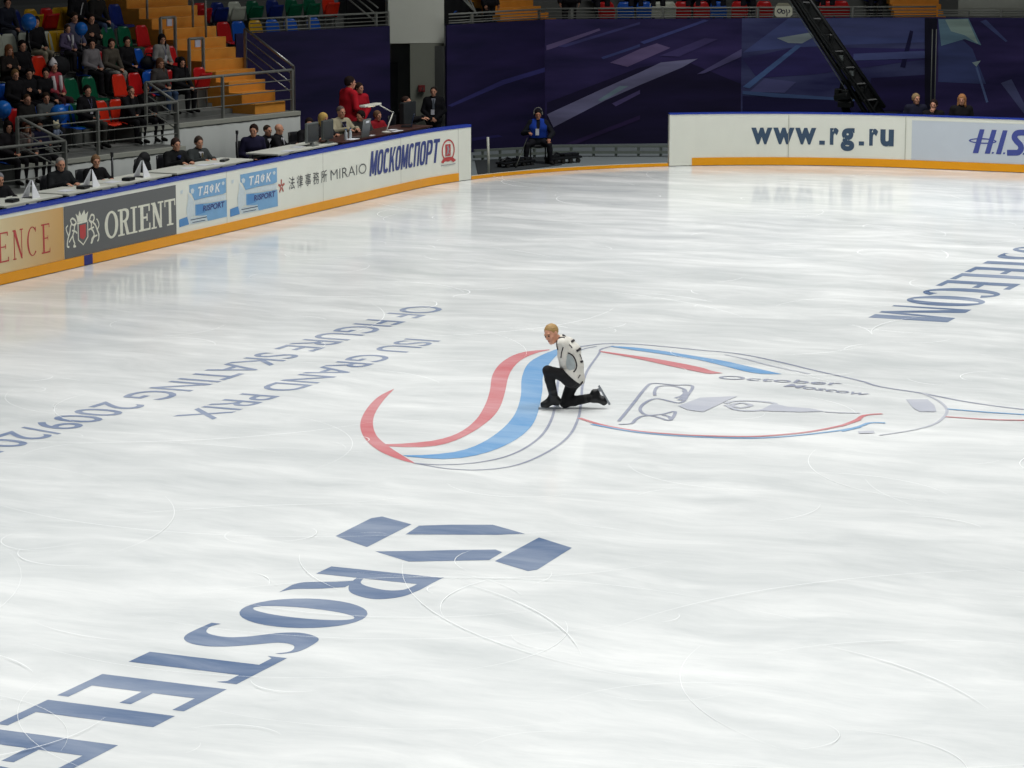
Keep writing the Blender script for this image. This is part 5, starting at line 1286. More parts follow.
j = judge(173.5, 145, XJ, 'dark-haired woman in black coat beside the man in the grey suit', (26, 27, 28), hs='short', hc=(58, 44, 40), yaw=-5, build=1.08)
child_mb(j, MB().tube([(-.03, .10, 1.03), (0, .13, .98), (.02, .125, 1.03)], .03, 8), 'scarf', cloth((36, 46, 90)), 'dark blue scarf', True)
j = judge(196.5, 143, XJ, 'man in dark grey suit with a striped tie and a white cuff', (62, 66, 66), hs='short', hc=(66, 56, 50), yaw=-12, build=1.12)
def shirt(o, tie=None, y=.128):
    b = MB(); b.add([(-.05, y - .02, 1.06), (.05, y - .02, 1.06), (0, y + .045, .86)], [(0, 1, 2)]); b.add([(-.05, y - .05, 1.06), (.05, y - .05, 1.06), (0, y, .86)], [(2, 1, 0)])
    child_mb(o, b, 'shirt_front', cloth((214, 214, 218)), 'white shirt front')
    if tie: child_mb(o, MB().prism([(-.018, y + .0, 1.05), (.018, y + .0, 1.05), (.026, y + .05, .86), (0, y + .055, .83), (-.026, y + .05, .86)], (0, .006, 0)), 'tie', cloth(tie))
shirt(j, (104, 96, 70))
j = judge(252, 131, XJ, 'woman with short dark hair in dark navy jacket, turned to her neighbours', (30, 28, 54), pose='lap', hs='short', hc=(44, 30, 26), yaw=-40, turn=-.6)
j = judge(265.5, 131, XJ - .35, 'man in black suit holding a white sheet between two colleagues', (24, 25, 32), pose='lap', hs='crop', hc=(66, 54, 46), yaw=10, build=1.05); shirt(j)
child_mb(j, MB().box((.02, .30, .80), (.22, .02, .28), M=Matrix.Rotation(-.5, 3, 'X')), 'held_sheet', M_PAPER, 'white sheet of paper')
j = judge(275, 130, XJ - .1, 'bald man in black suit and pale tie leaning to the man with the sheet', (25, 25, 28), hs='bald', hc=(66, 54, 46), yaw=35, turn=.25); shirt(j, (190, 190, 196))
j = judge(304, 123, XJ, 'dark-haired person in black bent over the table beside the blonde', BLK, hs='short', hc=(40, 30, 26), yaw=-35, lean=20)
j = judge(320, 119, XJ - .1, 'blonde person behind the grey monitors', (48, 46, 48), hs='bob', hc=(206, 172, 100), yaw=10, lean=14)
j = judge(339.5, 113, XJ - .1, 'grey-haired man in beige jacket with a badge behind the monitors', (172, 164, 138), hs='crop', hc=(104, 92, 86), yaw=0, lean=6, build=1.1)
b = MB(); b.add([(-.055, .125, 1.05), (.055, .125, 1.05), (.03, .185, .72), (-.03, .185, .72)], [(0, 1, 2, 3)]); child_mb(j, b, 'shirt_front', cloth((38, 34, 52)), 'dark shirt'); lanyard(j, z=.76, y=.19)
j = judge(360, 116, XJ + .05, 'person in dark grey coat, back half turned, by the silver laptop', (58, 56, 54), hs='short', hc=(34, 28, 26), yaw=-60, turn=-.9, lean=14, build=1.15)
j = judge(375, 116, XJ, 'person in dark red jacket under the desk lamp', (150, 30, 40), hs='short', hc=(120, 92, 70), yaw=10, lean=12)
p = jx(402.5, 102, -16.4); j = place(arch('j2', seated, arms='table', lean=8, hair='crop', yaw=0), 'person whose head shows over the black screen', (-16.4, p.y, ZP), FI, BLK, BLK, (60, 46, 40), group='officials behind the boards', sc=1.05); chair(402.5, 102, -16.4, 'chair under the person behind the black screen')
chair(152, 162, XJ - .05, 'black chair with a coat on it beside the dark-haired woman'); co = thing('coat', 'black coat hung over the chair left of the woman in black', 'coat', (XJ - .28, on_x(155, 162, XJ).y, ZP + .48), 0)
MB().ell((0, 0, .27), (.13, .27, .30), 16, 10).build('cloth', M_BLACK, co, smooth=True); MB().ell((.02, .05, .5), (.10, .16, .13), 12, 8).build('hood', M_BLACK, co, smooth=True)
# standing officials
def stander(px, py, X, z, label, jk, tr, hs, hc, rz, pose='front', yaw=0, build=1.05, lean=0, grp='officials behind the boards'):
    p = jx(px, py, X); k = (p.z - z) / 1.615
    pass
    o = place(arch('st', standing, arms=pose, hair=hs, yaw=yaw, build=build, lean=lean), label, (X, p.y, z), rz, jk, tr, hc, group=grp, sc=max(.9, min(1.12, k))); PEOPLE[label] = o; return o
o1 = stander(347.5, 83, -16.9, ZP, 'standing man in red vest over black sleeves, back half turned', (182, 26, 40), BLK, 'short', (40, 30, 28), FI + 1.0, 'front', -20, lean=4)
o1.children[1].name = 'vest'
F_ = MB()
for q in (-1, 1): F_.tube([(q * .20, 0, 1.40), (q * .265, .02, 1.14), (q * .06, .18, .97)], .062, 10)
child_mb(o1, F_, 'sleeves', cloth((30, 30, 32)), 'black sleeves', True)
o2 = stander(357, 88, -17.25, ZP, 'standing man in red jacket facing the ice, with a white badge', (178, 26, 42), BLK, 'short', (52, 38, 32), FI - .5, 'front', 20, lean=6)
for o in (o1, o2): child_mb(o, MB().box((.08, .155, 1.22), (.07, .012, .13)), 'badge', mat('badge_card', (200, 200, 206), .5), 'white badge')
pz = on_z(431, 163, 0)
o3 = place(arch('su', standing, arms='front', hair='crop', yaw=-5, build=1.12), 'man in black suit and grey tie standing in the passage mouth', (*(org + PDIR * (.33) - nb * (.12)).to_2d(), 0), YAW + PI, (24, 24, 28), (24, 24, 28), (52, 42, 38), group='officials behind the boards', sc=.93); PEOPLE['suit'] = o3
b = MB(); b.add([(-.055, .10, 1.46), (.055, .10, 1.46), (0, .165, 1.2)], [(0, 1, 2)]); child_mb(o3, b, 'shirt_front', cloth((150, 154, 164)), 'pale shirt front'); child_mb(o3, MB().prism([(-.02, .13, 1.44), (.02, .13, 1.44), (.03, .165, 1.2), (-.03, .165, 1.2)], (0, .006, 0)), 'tie', cloth((90, 96, 104))); child_mb(o3, MB().box((.02, .20, 1.12), (.09, .01, .13)), 'badge', mat('badge_card', (200, 200, 206), .5), 'pale badge')
# desk equipment
def monitor(px, X, label, w=.42, h=.36, m=M_GREYP):
    o = thing('monitor', label, 'monitor', tpos(px, X), 0, 'screens on the desk')
    MB().box((0, 0, .07 + h / 2), (.06, w, h)).build('casing', m, o, bevel=.012); MB().box((-.045, 0, .07 + h / 2), (.05, w * .6, h * .6)).build('rear_hump', m, o); MB().box((.033, 0, .07 + h / 2), (.006, w * .9, h * .86)).build('back_panel', mat('dark_panel', (60, 64, 64), .4), o)
    MB().box((0, 0, .012), (.2, w * .5, .024)).build('stand_base', m, o); MB().box((0, 0, .05), (.05, .08, .09)).build('stand_neck', m, o)
monitor(312, -15.62, 'grey boxy monitor seen from behind, before the blonde person', .50, .40); monitor(327.5, -15.62, 'dark grey boxy monitor beside the man in beige', .46, .40, mat('dark_grey_plastic', (84, 88, 86), .4))
o = thing('laptop', 'silver laptop with a white mark on its lid, before the person in dark grey', 'laptop', tpos(365, -15.45), 0)
MB().box((-.12, 0, .012), (.26, .36, .022)).build('keyboard_base', M_STEEL, o, bevel=.004); ld = MB().box((.03, 0, .20), (.014, .36, .38), M=Matrix.Rotation(.12, 3, 'Y')).build('lid', mat('silver_lid', (128, 132, 130), .35, .3), o); MB().box((.066, .0, .33), (.004, .16, .05), M=Matrix.Rotation(.12, 3, 'Y')).build('lid_mark', M_PAPER, ld)
o = thing('laptop', 'open dark laptop with a bluish screen at the far end of the desk', 'laptop', tpos(407, -15.75), .4)
MB().box((0, 0, .012), (.24, .34, .022)).build('keyboard_base', M_PLAST, o, bevel=.004); MB().box((.13, 0, .15), (.014, .34, .26), M=Matrix.Rotation(.25, 3, 'Y')).build('lid', mat('dark_blue_lid', (46, 62, 90), .3), o)
o = thing('screen_case', 'big black screen case standing behind the desk lamp', 'case', tpos(408, -16.1) + Vector((0, 0, ZP - tz)), 0)
MB().box((0, 0, .66), (.12, .62, 1.32)).build('casing', mat('dark_grey_case', (38, 42, 44), .5), o, bevel=.02)
for y_ in (-.25, .25): MB().box((0, y_, .02), (.4, .06, .04)).build('foot', M_PLAST, o)
lamp = thing('desk_lamp', 'white jointed desk lamp over the person in dark red', 'lamp', tpos(386.5, -15.55), 0)
def LP(px, py): return on_x(px, py, -15.55) - Vector(lamp.location)
A_, B_, C_ = LP(387, 125), LP(393, 112.5), LP(380, 105.5)
D_ = LP(370.5, 105)
M_LAMP = mat('white_enamel', (220, 218, 206), .4)
MB().lathe((0, 0, 0), [(.10, 0), (.10, .02), (.03, .035)], 18).build('base', M_LAMP, lamp, smooth=False)
MB().tube([(0, 0, .03), B_], .014, 8).build('lower_arm', M_LAMP, lamp, smooth=True); MB().tube([B_, C_], .014, 8).build('upper_arm', M_LAMP, lamp, smooth=True); MB().ell(B_, (.026, .026, .026), 10, 6).build('joint', M_STEEL, lamp)
sh = MB().box(D_ + Vector((0, 0, .0)), (.14, abs(LP(363.5, 105).y - C_.y), .045)).build('lamp_shade', M_LAMP, lamp, bevel=.012)
MB().box(D_ + Vector((0, 0, -.027)), (.08, .30, .012)).build('tube_light', mat('lamp_glow', (255, 236, 200), .5, emit=1.0), sh)
for i, (px, X, l) in enumerate(((346, -15.6, 'clear bottle beside the badge of the man in beige'), (350.5, -15.6, 'second clear bottle next to the silver laptop'))):
    o = thing('water_bottle', l, 'bottle', tpos(px, X), 0, 'bottles on the desk'); MB().lathe((0, 0, 0), [(.032, 0), (.034, .02), (.034, .14), (.014, .18), (.014, .20)], 14).build('body', mat('clear_bottle', (186, 194, 196), .1), o, smooth=True); MB().lathe((0, 0, .2), [(.016, 0), (.016, .02)], 10).build('cap', M_BAL, o)
# ---------------------------------------------------------------- gate: man in blue vest, pole, dolly track
gp = on_z(538, 163.5, 0)
sc_ = .93
o = place(arch('gate', seated, arms='apart', lean=10, hair='short', yaw=0, pitch=10, build=1.2), 'man in dark clothes and blue vest sitting in the open gate', gp, YAW + PI, (22, 24, 30), (24, 24, 30), (24, 22, 22), sc=sc_, skin=SKIN_T)
fg_ = LAST[0]; Fv = fg_.field(); fg_.torso(Fv, .038); Fv.cut((0, 0, .64), (0, 0, -1))
for q in 'LR': Fv.ell(fg_.J['sh' + q], (.085, .10, .10), None, .02, 0, True)
Fv.ell((0, .22, 1.05), (.045, .16, .22), None, .02, 0, True)
vm = Fv.mesh('vest'); vm.materials.append(cloth((24, 58, 150))); vo = link(bpy.data.objects.new('vest', vm), o); vo['label'] = 'blue vest'
LEAN[o.name] = 10; child_mb(o, MB().box((.02, .175, .83), (.085, .012, .16)), 'badge', M_PAPER, 'white badge')
hs = MB(); hs.tube([(.105 * math.cos(a), .04, 1.26 + .125 * math.sin(a)) for a in np.linspace(0, PI, 13)], .011, 6)
for x in (-.1, .1): hs.ell((x, .03, 1.235), (.022, .035, .042), 10, 8)
child_mb(o, hs, 'headset', mat('headset_grey', (120, 120, 110), .5), 'grey headset')
hd = thing('held_pole', 'thin dark pole held by the man in the blue vest', 'pole', on_z(513, 171, 0) + Vector((-.15, .5, 0)), 0)
q0 = Vector((0, 0, .03)); q1 = o.location + Vector((0, 0, .62)) + Vector((math.cos(YAW), math.sin(YAW), 0)) * (-.25) + Vector((math.sin(YAW), -math.cos(YAW), 0)) * .38 - hd.location
MB().tube([q0, q1], .012, 6).build('shaft', mat('dark_grey_metal', (84, 86, 80), .4, .5), hd, smooth=True); MB().tube([q0 - Vector((0, 0, .02)), q0 + Vector((0, 0, .03))], .02, 6).build('tip', M_PLAST, hd)
stl = thing('stool', 'black stool under the man in the blue vest', 'stool', gp, YAW)
MB().box((0, .02, .41), (.42, .34, .06)).build('seat', M_PLAST, stl, bevel=.015)
for x in (-.17, .17):
    for y_ in (-.12, .16): MB().bar((x, y_, 0), (x, y_, .38), .03).build('leg', M_PLAST, stl)
wp_ = on_z(494.5, 176, 0) + Vector((-.25, .25, 0))
po = thing('white_gate_post', 'thin white upright post at the left of the open gate', 'post', wp_, 0)
zt = CAMZ - (137 + 140) / ((176 + 140) / CAMZ) ; MB().tube([(0, 0, .02), (-.02, 0, zt - .02)], .030, 8).build('pole', mat('post_white', (176, 178, 168), .5), po, smooth=True); MB().box((0, 0, .012), (.14, .14, .024)).build('base_plate', M_STEEL, po)
def gear(pa, pb, label, h):
    a, b_ = on_z(*pa, 0), on_z(*pb, 0); dd_ = b_ - a; o = thing('camera_dolly', label, 'camera gear', (a + b_) / 2, math.atan2(dd_.y, dd_.x), 'black camera gear in the gate'); Lg = dd_.length
    MB().box((0, 0, h * .75), (Lg, .30, h * .35)).build('deck', M_PLAST, o, bevel=.02)
    for x in np.linspace(-Lg / 2 + .12, Lg / 2 - .12, 4):
        for y_ in (-.13, .13): MB().tube([(x, y_ - .03, h * .3), (x, y_ + .03, h * .3)], h * .3, 14).build('wheel', mat('rubber', (30, 30, 30), .8), o)
    MB().tube([(-Lg / 2, 0, h * .9), (-Lg / 2 + .25, 0, h * 1.5), (-Lg / 2 + .5, 0, h * .95)], .025, 6).build('handle', M_PLAST, o, smooth=True)
    for x in (-.3, .1, .35): MB().box((x * Lg, .02, h * 1.1), (.22, .2, h * .4)).build('box', M_PLAST, o, bevel=.015)
gear((548, 164.5), (578, 161.8), 'low black camera dolly right of the man in the blue vest', .17)
gear((500, 168.5), (531, 165), 'low black camera gear left of the man in the blue vest', .15)
# ---------------------------------------------------------------- camera crane and people behind the far boards
DR = Vector((math.cos(YAW), math.sin(YAW), 0)); DF = Vector((-math.sin(YAW), math.cos(YAW), 0))
base = on_z(852, 158, 0)
def CP(px, py, off=0.): return on_plane(px, py, base + DF * off, DF)
jb = thing('camera_crane', 'black camera crane reaching up to the left behind the web address boards', 'camera crane', base, 0)
M_CR = mat('crane_black', (20, 22, 22), .45, .3, var=.2); M_CR2 = mat('crane_grey', (92, 98, 96), .4, .5)
ax0, ax1 = CP(876, 112), CP(789, -18); ar = (ax1 - ax0); al = ar.length; ad_ = ar.normalized(); pu = ad_.cross(DF).normalized(); 
ob_ = Vector(base)
wd = .17
def cpt(t, a, b): return ax0 + ar * t + pu * a * wd * (1.25 - .35 * t) + DF * b * wd - ob_
m = MB()
for a in (-1, 1):
    for b_ in (-1, 1): m.tube([cpt(t, a, b_) for t in (0, .5, 1)], .048, 8)
m.build('boom_tubes', M_CR, jb, smooth=True)
m = MB(); n = 16
for i in range(n):
    t0, t1 = i / n, (i + 1) / n
    for b_ in (-1, 1): m.tube([cpt(t0, -1 if i % 2 else 1, b_), cpt(t1, 1 if i % 2 else -1, b_)], .034, 6)
    for a in (-1, 1): m.tube([cpt(t0, a, -1), cpt(t1, a, 1)], .024, 6)
m.build('boom_bracing', M_CR, jb)
m = MB()
for o_ in (-.1, .25): m.tube([cpt(t, .3 + o_, -1.5) for t in np.linspace(0, 1, 6)], .030, 6)
m.bar(cpt(-.03, -.1, 0), cpt(1.02, -.1, 0), .27, .27)
m.build('cable_bundle', M_CR, jb)
cb = MB(); cb.tube([cpt(t, 1.5, -.8) for t in np.linspace(.15, .95, 8)], .012, 5); cb.build('steel_cable', M_CR2, jb)
for t in (.18, .30, .42, .58): MB().box(cpt(t, -.1, -1.3), (.10, .08, .12)).build('bracket', M_CR2 if t in (.30, .42) else M_CR, jb)
hb = CP(845, 97) - ob_
hm_ = MB().box(hb, (.26, .30, .36)).box(hb + Vector((-.12, -.05, .12)), (.2, .2, .16)).box(hb + Vector((.05, -.1, -.16)), (.34, .22, .14)); hm_.tube([hb + Vector((-.2, -.1, -.02)), hb + Vector((.16, -.22, .05))], .09, 12); hm_.tube([hb + Vector((-.1, 0, .15)), hb + Vector((-.06, 0, .38))], .05, 8); hm_.build('pan_head', M_CR, jb, bevel=.02); MB().tube([hb + Vector((0, 0, -.2)), Vector((0, 0, .55))], .10, 12).build('column', M_CR, jb, smooth=True)
for k in range(3):
    a = 2 * PI * k / 3 + .4; MB().tube([(0, 0, .62), (.62 * math.cos(a), .62 * math.sin(a), .03)], .04, 8).build('leg', M_CR, jb, smooth=True)
wts = cpt(-.04, 0, 0); MB().box(wts, (.95, .36, .26)).build('counterweight', M_CR, jb, bevel=.03)
MB().tube([hb, cpt(.12, -1, 0)], .09, 8).build('pivot_arm', M_CR, jb, smooth=True)
for i, px in enumerate((929.5, 933.5)):
    b0 = on_z(px, 153.5, 0); zt = CAMZ - (28 + 140) / ((153.5 + 140) / CAMZ)
    o = thing('tall_pole', ('left one of two thin tall poles behind the couple at the boards', 'right one of two thin tall poles behind the couple at the boards')[i], 'pole', b0, 0, 'thin tall poles')
    MB().tube([(0, 0, 0), (0, 0, zt)], .013, 8).build('shaft', mat('pole_grey', (84, 88, 84), .5), o, smooth=True); MB().lathe((0, 0, 0), [(.12, 0), (.12, .02), (.03, .03)], 14).build('base', M_PLAST, o)
def back(px, py, u_off, label, jk, hs, hc, yaw, pose='lap', turn=0.):
    d_ = ray(px, py); a, b_ = 20., 44.
    for _ in range(50):
        mm = (a + b_) / 2
        if proj((*rim(mm, u_off), 1.2))[0] < px: a = mm
        else: b_ = mm
    x, y = rim(a, u_off); t = (x - CAMX) / d_.x; z = CAMZ + d_.z * t
    o = place(arch('b', seated, arms=pose, lean=6, hair=hs, yaw=yaw), label, (x, y, z - 1.215), YAW + PI + turn, jk, BLK, hc, group='people behind the far boards')
    ch = thing('folding_stool', 'stool under the ' + label, 'stool', (x, y, 0), YAW + PI + turn, 'stools behind the far boards'); zz = z - 1.215
    MB().box((0, .02, zz + .42), (.4, .36, .05)).build('seat', M_PLAST, ch)
    for q in (-.17, .17):
        for w_2 in (-.13, .17): MB().bar((q, w_2, 0), (q, w_2, zz + .4), .03).build('leg', M_PLAST, ch)
    return o
back(915.5, 99, .9, 'fair-haired person in dark blue at the far boards, head turned left', (28, 30, 48), 'short', (150, 126, 92), 25)
back(933, 105, .75, 'dark-haired person with a raised hand between the tall poles', BLK, 'short', (40, 30, 28), -20, 'chin')
back(961, 100, .9, 'fair-haired person in black alone before the navy banner', BLK, 'bob', (164, 116, 76), -15)
# ---------------------------------------------------------------- upper tier over the banners
UZ0 = 2.55
def wall_pts(): return [wz(*p) for p in (pB0, pB1, pC1, pC2, pD1)]
WP = wall_pts()
def along(px, off, z):
    """point above the banner wall seen at image column px, off metres behind the wall face"""
    best = None
    for i in range(len(WP) - 1):
        A, B = WP[i], WP[i + 1]; d_ = (B - A).normalized(); n_ = Vector((-d_.y, d_.x, 0))
        q = on_plane(px, 15, A + n_ * off, n_)
        t = (q - A - n_ * off).dot(d_)
        if (t >= -.02 or i == 0) and (t <= (B - A).length + .02 or i == len(WP) - 2): best = (Vector((q.x, q.y, z)), math.atan2(d_.y, d_.x), n_, d_); break
        best = best or (Vector((q.x, q.y, z)), math.atan2(d_.y, d_.x), n_, d_)
    return best
vs = []; fs = []
offs = [(.10, UZ0), (1.15, UZ0), (1.15, UZ0 + .42), (1.95, UZ0 + .42), (1.95, UZ0 + .84), (2.75, UZ0 + .84), (2.75, UZ0 + 1.26), (3.6, UZ0 + 1.26), (3.6, 0), (.10, 0)]
nn = []
for i, A in enumerate(WP):
    ds = [(WP[j + 1] - WP[j]).normalized() for j in (i - 1, i) if 0 <= j < len(WP) - 1]; d_ = sum(ds, Vector()) / len(ds); nn.append(Vector((-d_.y, d_.x, 0)).normalized())
for A, n_ in zip(WP, nn):
    for o_, z in offs: vs.append(A + n_ * o_ + Vector((0, 0, z)))
m = len(offs)
for i in range(len(WP) - 1):
    for k in range(m): fs.append((i * m + k, i * m + (k + 1) % m, (i + 1) * m + (k + 1) % m, (i + 1) * m + k))
fs.append(tuple(range(m))); fs.append(tuple((len(WP) - 1) * m + k for k in range(m))[::-1])
tag(MB().add(vs, fs).build('floor_upper_tier', M_CONC), 'concrete terraces of the upper tier behind the far banners', kind='structure')
# rails along the top of the banners
def top_rail(pxs, off, label, z1=.27, posts=(), z0=ZB - .1):
    pts = [along(p, off, 0)[0] for p in pxs]
    o = thing('balcony_rail', label, 'railing', pts[0], 0, 'rails over the banners')
    L = Vector(pts[0])
    for zz, r in ((ZB + z1, .024), (ZB + z1 * .68, .012), (ZB + z1 * .36, .012), (ZB + .03, .018)):
        MB().tube([p + Vector((0, 0, zz)) - L for p in pts], r, 6).build('bar' if r < .02 else 'top_rail', M_RAIL, o, smooth=True)
    for p in posts:
        q = along(p, off, 0)[0] - L; MB().bar(q + Vector((0, 0, z0)), q + Vector((0, 0, ZB + z1 + .02)), .07, .05).build('post', M_RAIL, o)
top_rail([449, 500, 545], .16, 'grey rail on top of the dark violet banner', .24, (472, 539))
top_rail([546, 640, 742, 840, 936], .16, 'long grey rail on top of the banners behind the gate and the crane', .25, (572, 663, 758, 853))
top_rail([938, 985, 1060], .16, 'grey rail on top of the burst banner at the right edge', .16, (968, 1001))
# stand side: rail over the plain navy banner
ds_ = (wz(*pA1) - wz(*pA0)).normalized(); ns_ = Vector((-ds_.y, ds_.x, 0))
def sa(px, z): q = on_plane(px, 20, wz(*pA0) + ns_ * .16, ns_); return Vector((q.x, q.y, z))
o = thing('balcony_rail', 'grey rail over the plain navy banner, right of the stairs', 'railing', sa(250, 0), 0, 'rails over the banners'); L = Vector(o.location)
for zz, r in ((ZB + .30, .026), (ZB + .2, .013), (ZB + .11, .013), (ZB + .02, .018)): MB().tube([sa(250, zz) - L, sa(388, zz) - L], r, 6).build('bar' if r < .02 else 'top_rail', M_RAIL, o, smooth=True)
for p in (286, 309, 376, 388): MB().bar(sa(p, ZB - .2) - L, sa(p, ZB + .33) - L, .06, .05).build('post', M_RAIL, o)
# upper block floor behind that rail and beyond the passage
v_ = [wz(*pA0) + ns_ * .12, wz(*pA1) + ns_ * .12]
b = MB(); b.prism([v_[0] + Vector((0, 0, 2.75)), v_[1] + Vector((0, 0, 2.75)), v_[1] + ns_ * 5 + Vector((0, 0, 2.75)), v_[0] + ns_ * 1.0 + Vector((0, 0, 2.75))], (0, 0, .15))
# passage bridge rail above the beam
q0, q1 = Wa + nb * .42, Wb + nb * .42
o = thing('bridge_rail', 'slim pale rail over the concrete beam of the passage', 'railing', q0, 0, 'rails over the banners'); L = Vector(o.location)
zt_ = zat(420, 2.5, .42)
MB().tube([q0 + Vector((0, 0, zt_)) - L, q1 + Vector((0, 0, zt_)) - L], .026, 6).build('top_rail', mat('pale_yellow_rail', (170, 164, 120), .5), o, smooth=True)
for f_ in (.25, .95): MB().bar(q0.lerp(q1, f_) + Vector((0, 0, zb0 + .1)) - L, q0.lerp(q1, f_) + Vector((0, 0, zt_ + .3)) - L, .06, .06).build('post', M_RAIL, o)
tag(MB().box((0, 1.6, 3.9), (Lw + 1.6, .12, 1.8)).build('dark_space_panel', M_BLACK), 'black panel put in for the dark space above the passage beam', kind='structure'); w_ = bpy.data.objects['dark_space_panel']; w_.location = org; w_.rotation_euler.z = rzw  # black panel stands in for the unlit depth over the beam
# slanting stair rails either side of the passage
for i, (x0, x1) in enumerate(((342, 374), (455, 478))):
    o = thing('stair_rail', ('slanting steel stair rail left of the concrete beam', 'slanting steel stair rail right of the concrete beam')[i], 'railing', (0, 0, 0), 0, 'slanting rails by the passage')
    for k in range(3):
        if i == 0: a, b_ = on_plane(x0 + 9 * k, -6, Wa + nb * 1.2, nb), on_plane(x1 + 2 + 1 * k, 20 - 7 * k + 2, Wa + nb * .5, nb)
        else: a, b_ = along(x0 + 5 * k, .9, 0)[0] + Vector((0, 0, ZB + .75)), along(x0 + 18 + 2 * k, .3, 0)[0] + Vector((0, 0, ZB + .30 - .06 * k))
        if k == 0: o.location = b_
        MB().tube([a - o.location, b_ - o.location], .022, 6).build('bar', M_RAIL, o, smooth=True)
# seats of the front row of the upper tier
def useat(colour, px, label, off=1.0, z=UZ0, fold=True):
    p, rz, n_, d_ = along(px, off, z); seat(colour, 0, 0, label, fold, 'seats of the upper tier', p, rz + PI)
US = [('red', 607, 'red seat left of a blue one, upper tier beyond the orange steps'), ('blue', 626, 'blue seat next to the red one, upper tier'), ('blue', 645, 'blue seat left of the white ones, upper tier'), ('white', 658, 'first white seat of the upper tier'), ('white', 669, 'second white seat of the upper tier, beside a red one'), ('red', 683, 'first red seat right of the white ones, upper tier'), ('red', 702, 'second red seat right of the white ones, upper tier'), ('blue', 719, 'blue seat between red ones, upper tier'), ('red', 740, 'red seat right of the blue one, upper tier'), ('red', 765, 'red seat beside the white oval plate, upper tier'), ('red', 842, 'red seat right of the crane arm, upper tier'), ('red', 828, 'red seat close behind the crane arm, upper tier'), ('blue', 458, 'blue seat behind the slanting rail right of the beam')]
for c, px, l in US: useat(c, px, l)
# orange steps of the upper tier
for i, (x0, x1, l) in enumerate(((502, 562, 'orange steps of the upper tier above the violet banner'), (896, 946, 'orange steps of the upper tier above the dark banner edge'))):
    a, rz, n_, d_ = along(x0, .45, 0); b_ = along(x1, .45, 0)[0]; c_ = (a + b_) / 2; wdt = (b_ - a).length
    o = thing('staircase', l, 'staircase', c_, rz, 'orange steps of the upper tier')
    for k in range(7):
        z = UZ0 + .34 + .14 * (k + 1) ; bx = MB().box((0, .25 * k + .18, z - .06 + .0), (wdt, .36, .14)).build('step', M_ORG, o)
        MB().box((0, .25 * k + .02, z + .012), (wdt - .02, .04, .012)).build('nosing', M_NOSE, bx)
# pale slab at the right
a, rz, n_, d_ = along(958, .5, 0); b_ = along(1062, .5, 0)[0]
o = MB().box((0, 0, 0), ((b_ - a).length, .3, 1.2)).build('wall_upper', M_BEAM); o.location = (a + b_) / 2 + Vector((0, 0, ZB + .50)); o.rotation_euler.z = rz; tag(o, 'pale concrete parapet at the top right', kind='structure')
# white plate on the rail
p, rz, n_, d_ = along(783.5, .10, ZB + .15)
o = thing('oval_plate', 'white octagonal plate with a dark scrawl on the top rail, left of the crane', 'plate', p, rz)
hw, hh = .22, .135
MB().prism([(-hw, 0, -hh * .55), (-hw * .72, 0, -hh), (hw * .72, 0, -hh), (hw, 0, -hh * .55), (hw, 0, hh * .55), (hw * .8, 0, hh), (-hw * .8, 0, hh), (-hw, 0, hh * .55)], (0, .03, 0)).build('board', mat('cream_plate', (206, 206, 184), .5), o)
sq = []
for l in ([(-.26, .0), (-.2, .08), (-.08, .06), (-.16, -.05), (-.24, .0)], [(-.08, .0), (0, .05), (.06, -.02), (-.02, -.06), (-.08, 0)], [(.10, .08), (.14, -.05), (.13, -.16)], [(.2, .06), (.25, .02), (.2, -.05)]): sq += stroke2([(x * .62, z * .75) for x, z in l], .026, 4)
flat([[(x, -.003, z) for x, z in q] for q in sq], 'dark_scrawl', mat('scrawl_ink', (52, 50, 66), .6), o)
MB().prism([(-.18, .06, hh + .0), (.19, .06, hh), (.12, .06, hh + .07), (-.12, .06, hh + .07)], (0, .06, 0)).build('top_fold', mat('cream_fold', (150, 148, 128), .6), o)
# people whose legs show above the rails
UP = [(489, 'dark figure above the left end of the upper orange steps', BLK, 0), (569, 'dark figure right of the upper orange steps', BLK, 0)]
for px, l, jk, _ in UP:
    p, rz, n_, d_ = along(px, .8, UZ0); place(arch('up', standing, arms='down', hair='short', yaw=0), l, p, rz + PI, jk, (22, 22, 24), group='people in the upper tier', sc=1.0)
for i, (px, l, jk) in enumerate(((600, 'seated spectator above the leftmost upper red seat', CHA), (633, 'seated spectator in navy in the upper tier', NVY), (655, 'seated spectator above the upper white seats', BLK), (690, 'seated spectator above the paired upper red seats', (50, 56, 70)), (715, 'seated spectator above the upper blue seat', BLK), (745, 'seated spectator above the red seat by the plate', CHA), (872, 'seated spectator right of the crane arm, upper tier', BLK), (824, 'seated spectator behind the crane arm, upper tier', CHA))):
    p, rz, n_, d_ = along(px, 1.62, UZ0 + .42)
    place(arch('s', seated, arms='lap', lean=5, hair='short', yaw=0), l, p, rz + PI, jk, (36, 36, 42), group='people in the upper tier')
    p2 = along(px, 1.74, UZ0 + .42)[0]; seat('dark blue', 0, 0, 'dark blue seat under the ' + l, False, 'seats of the upper tier', p2, rz + PI)
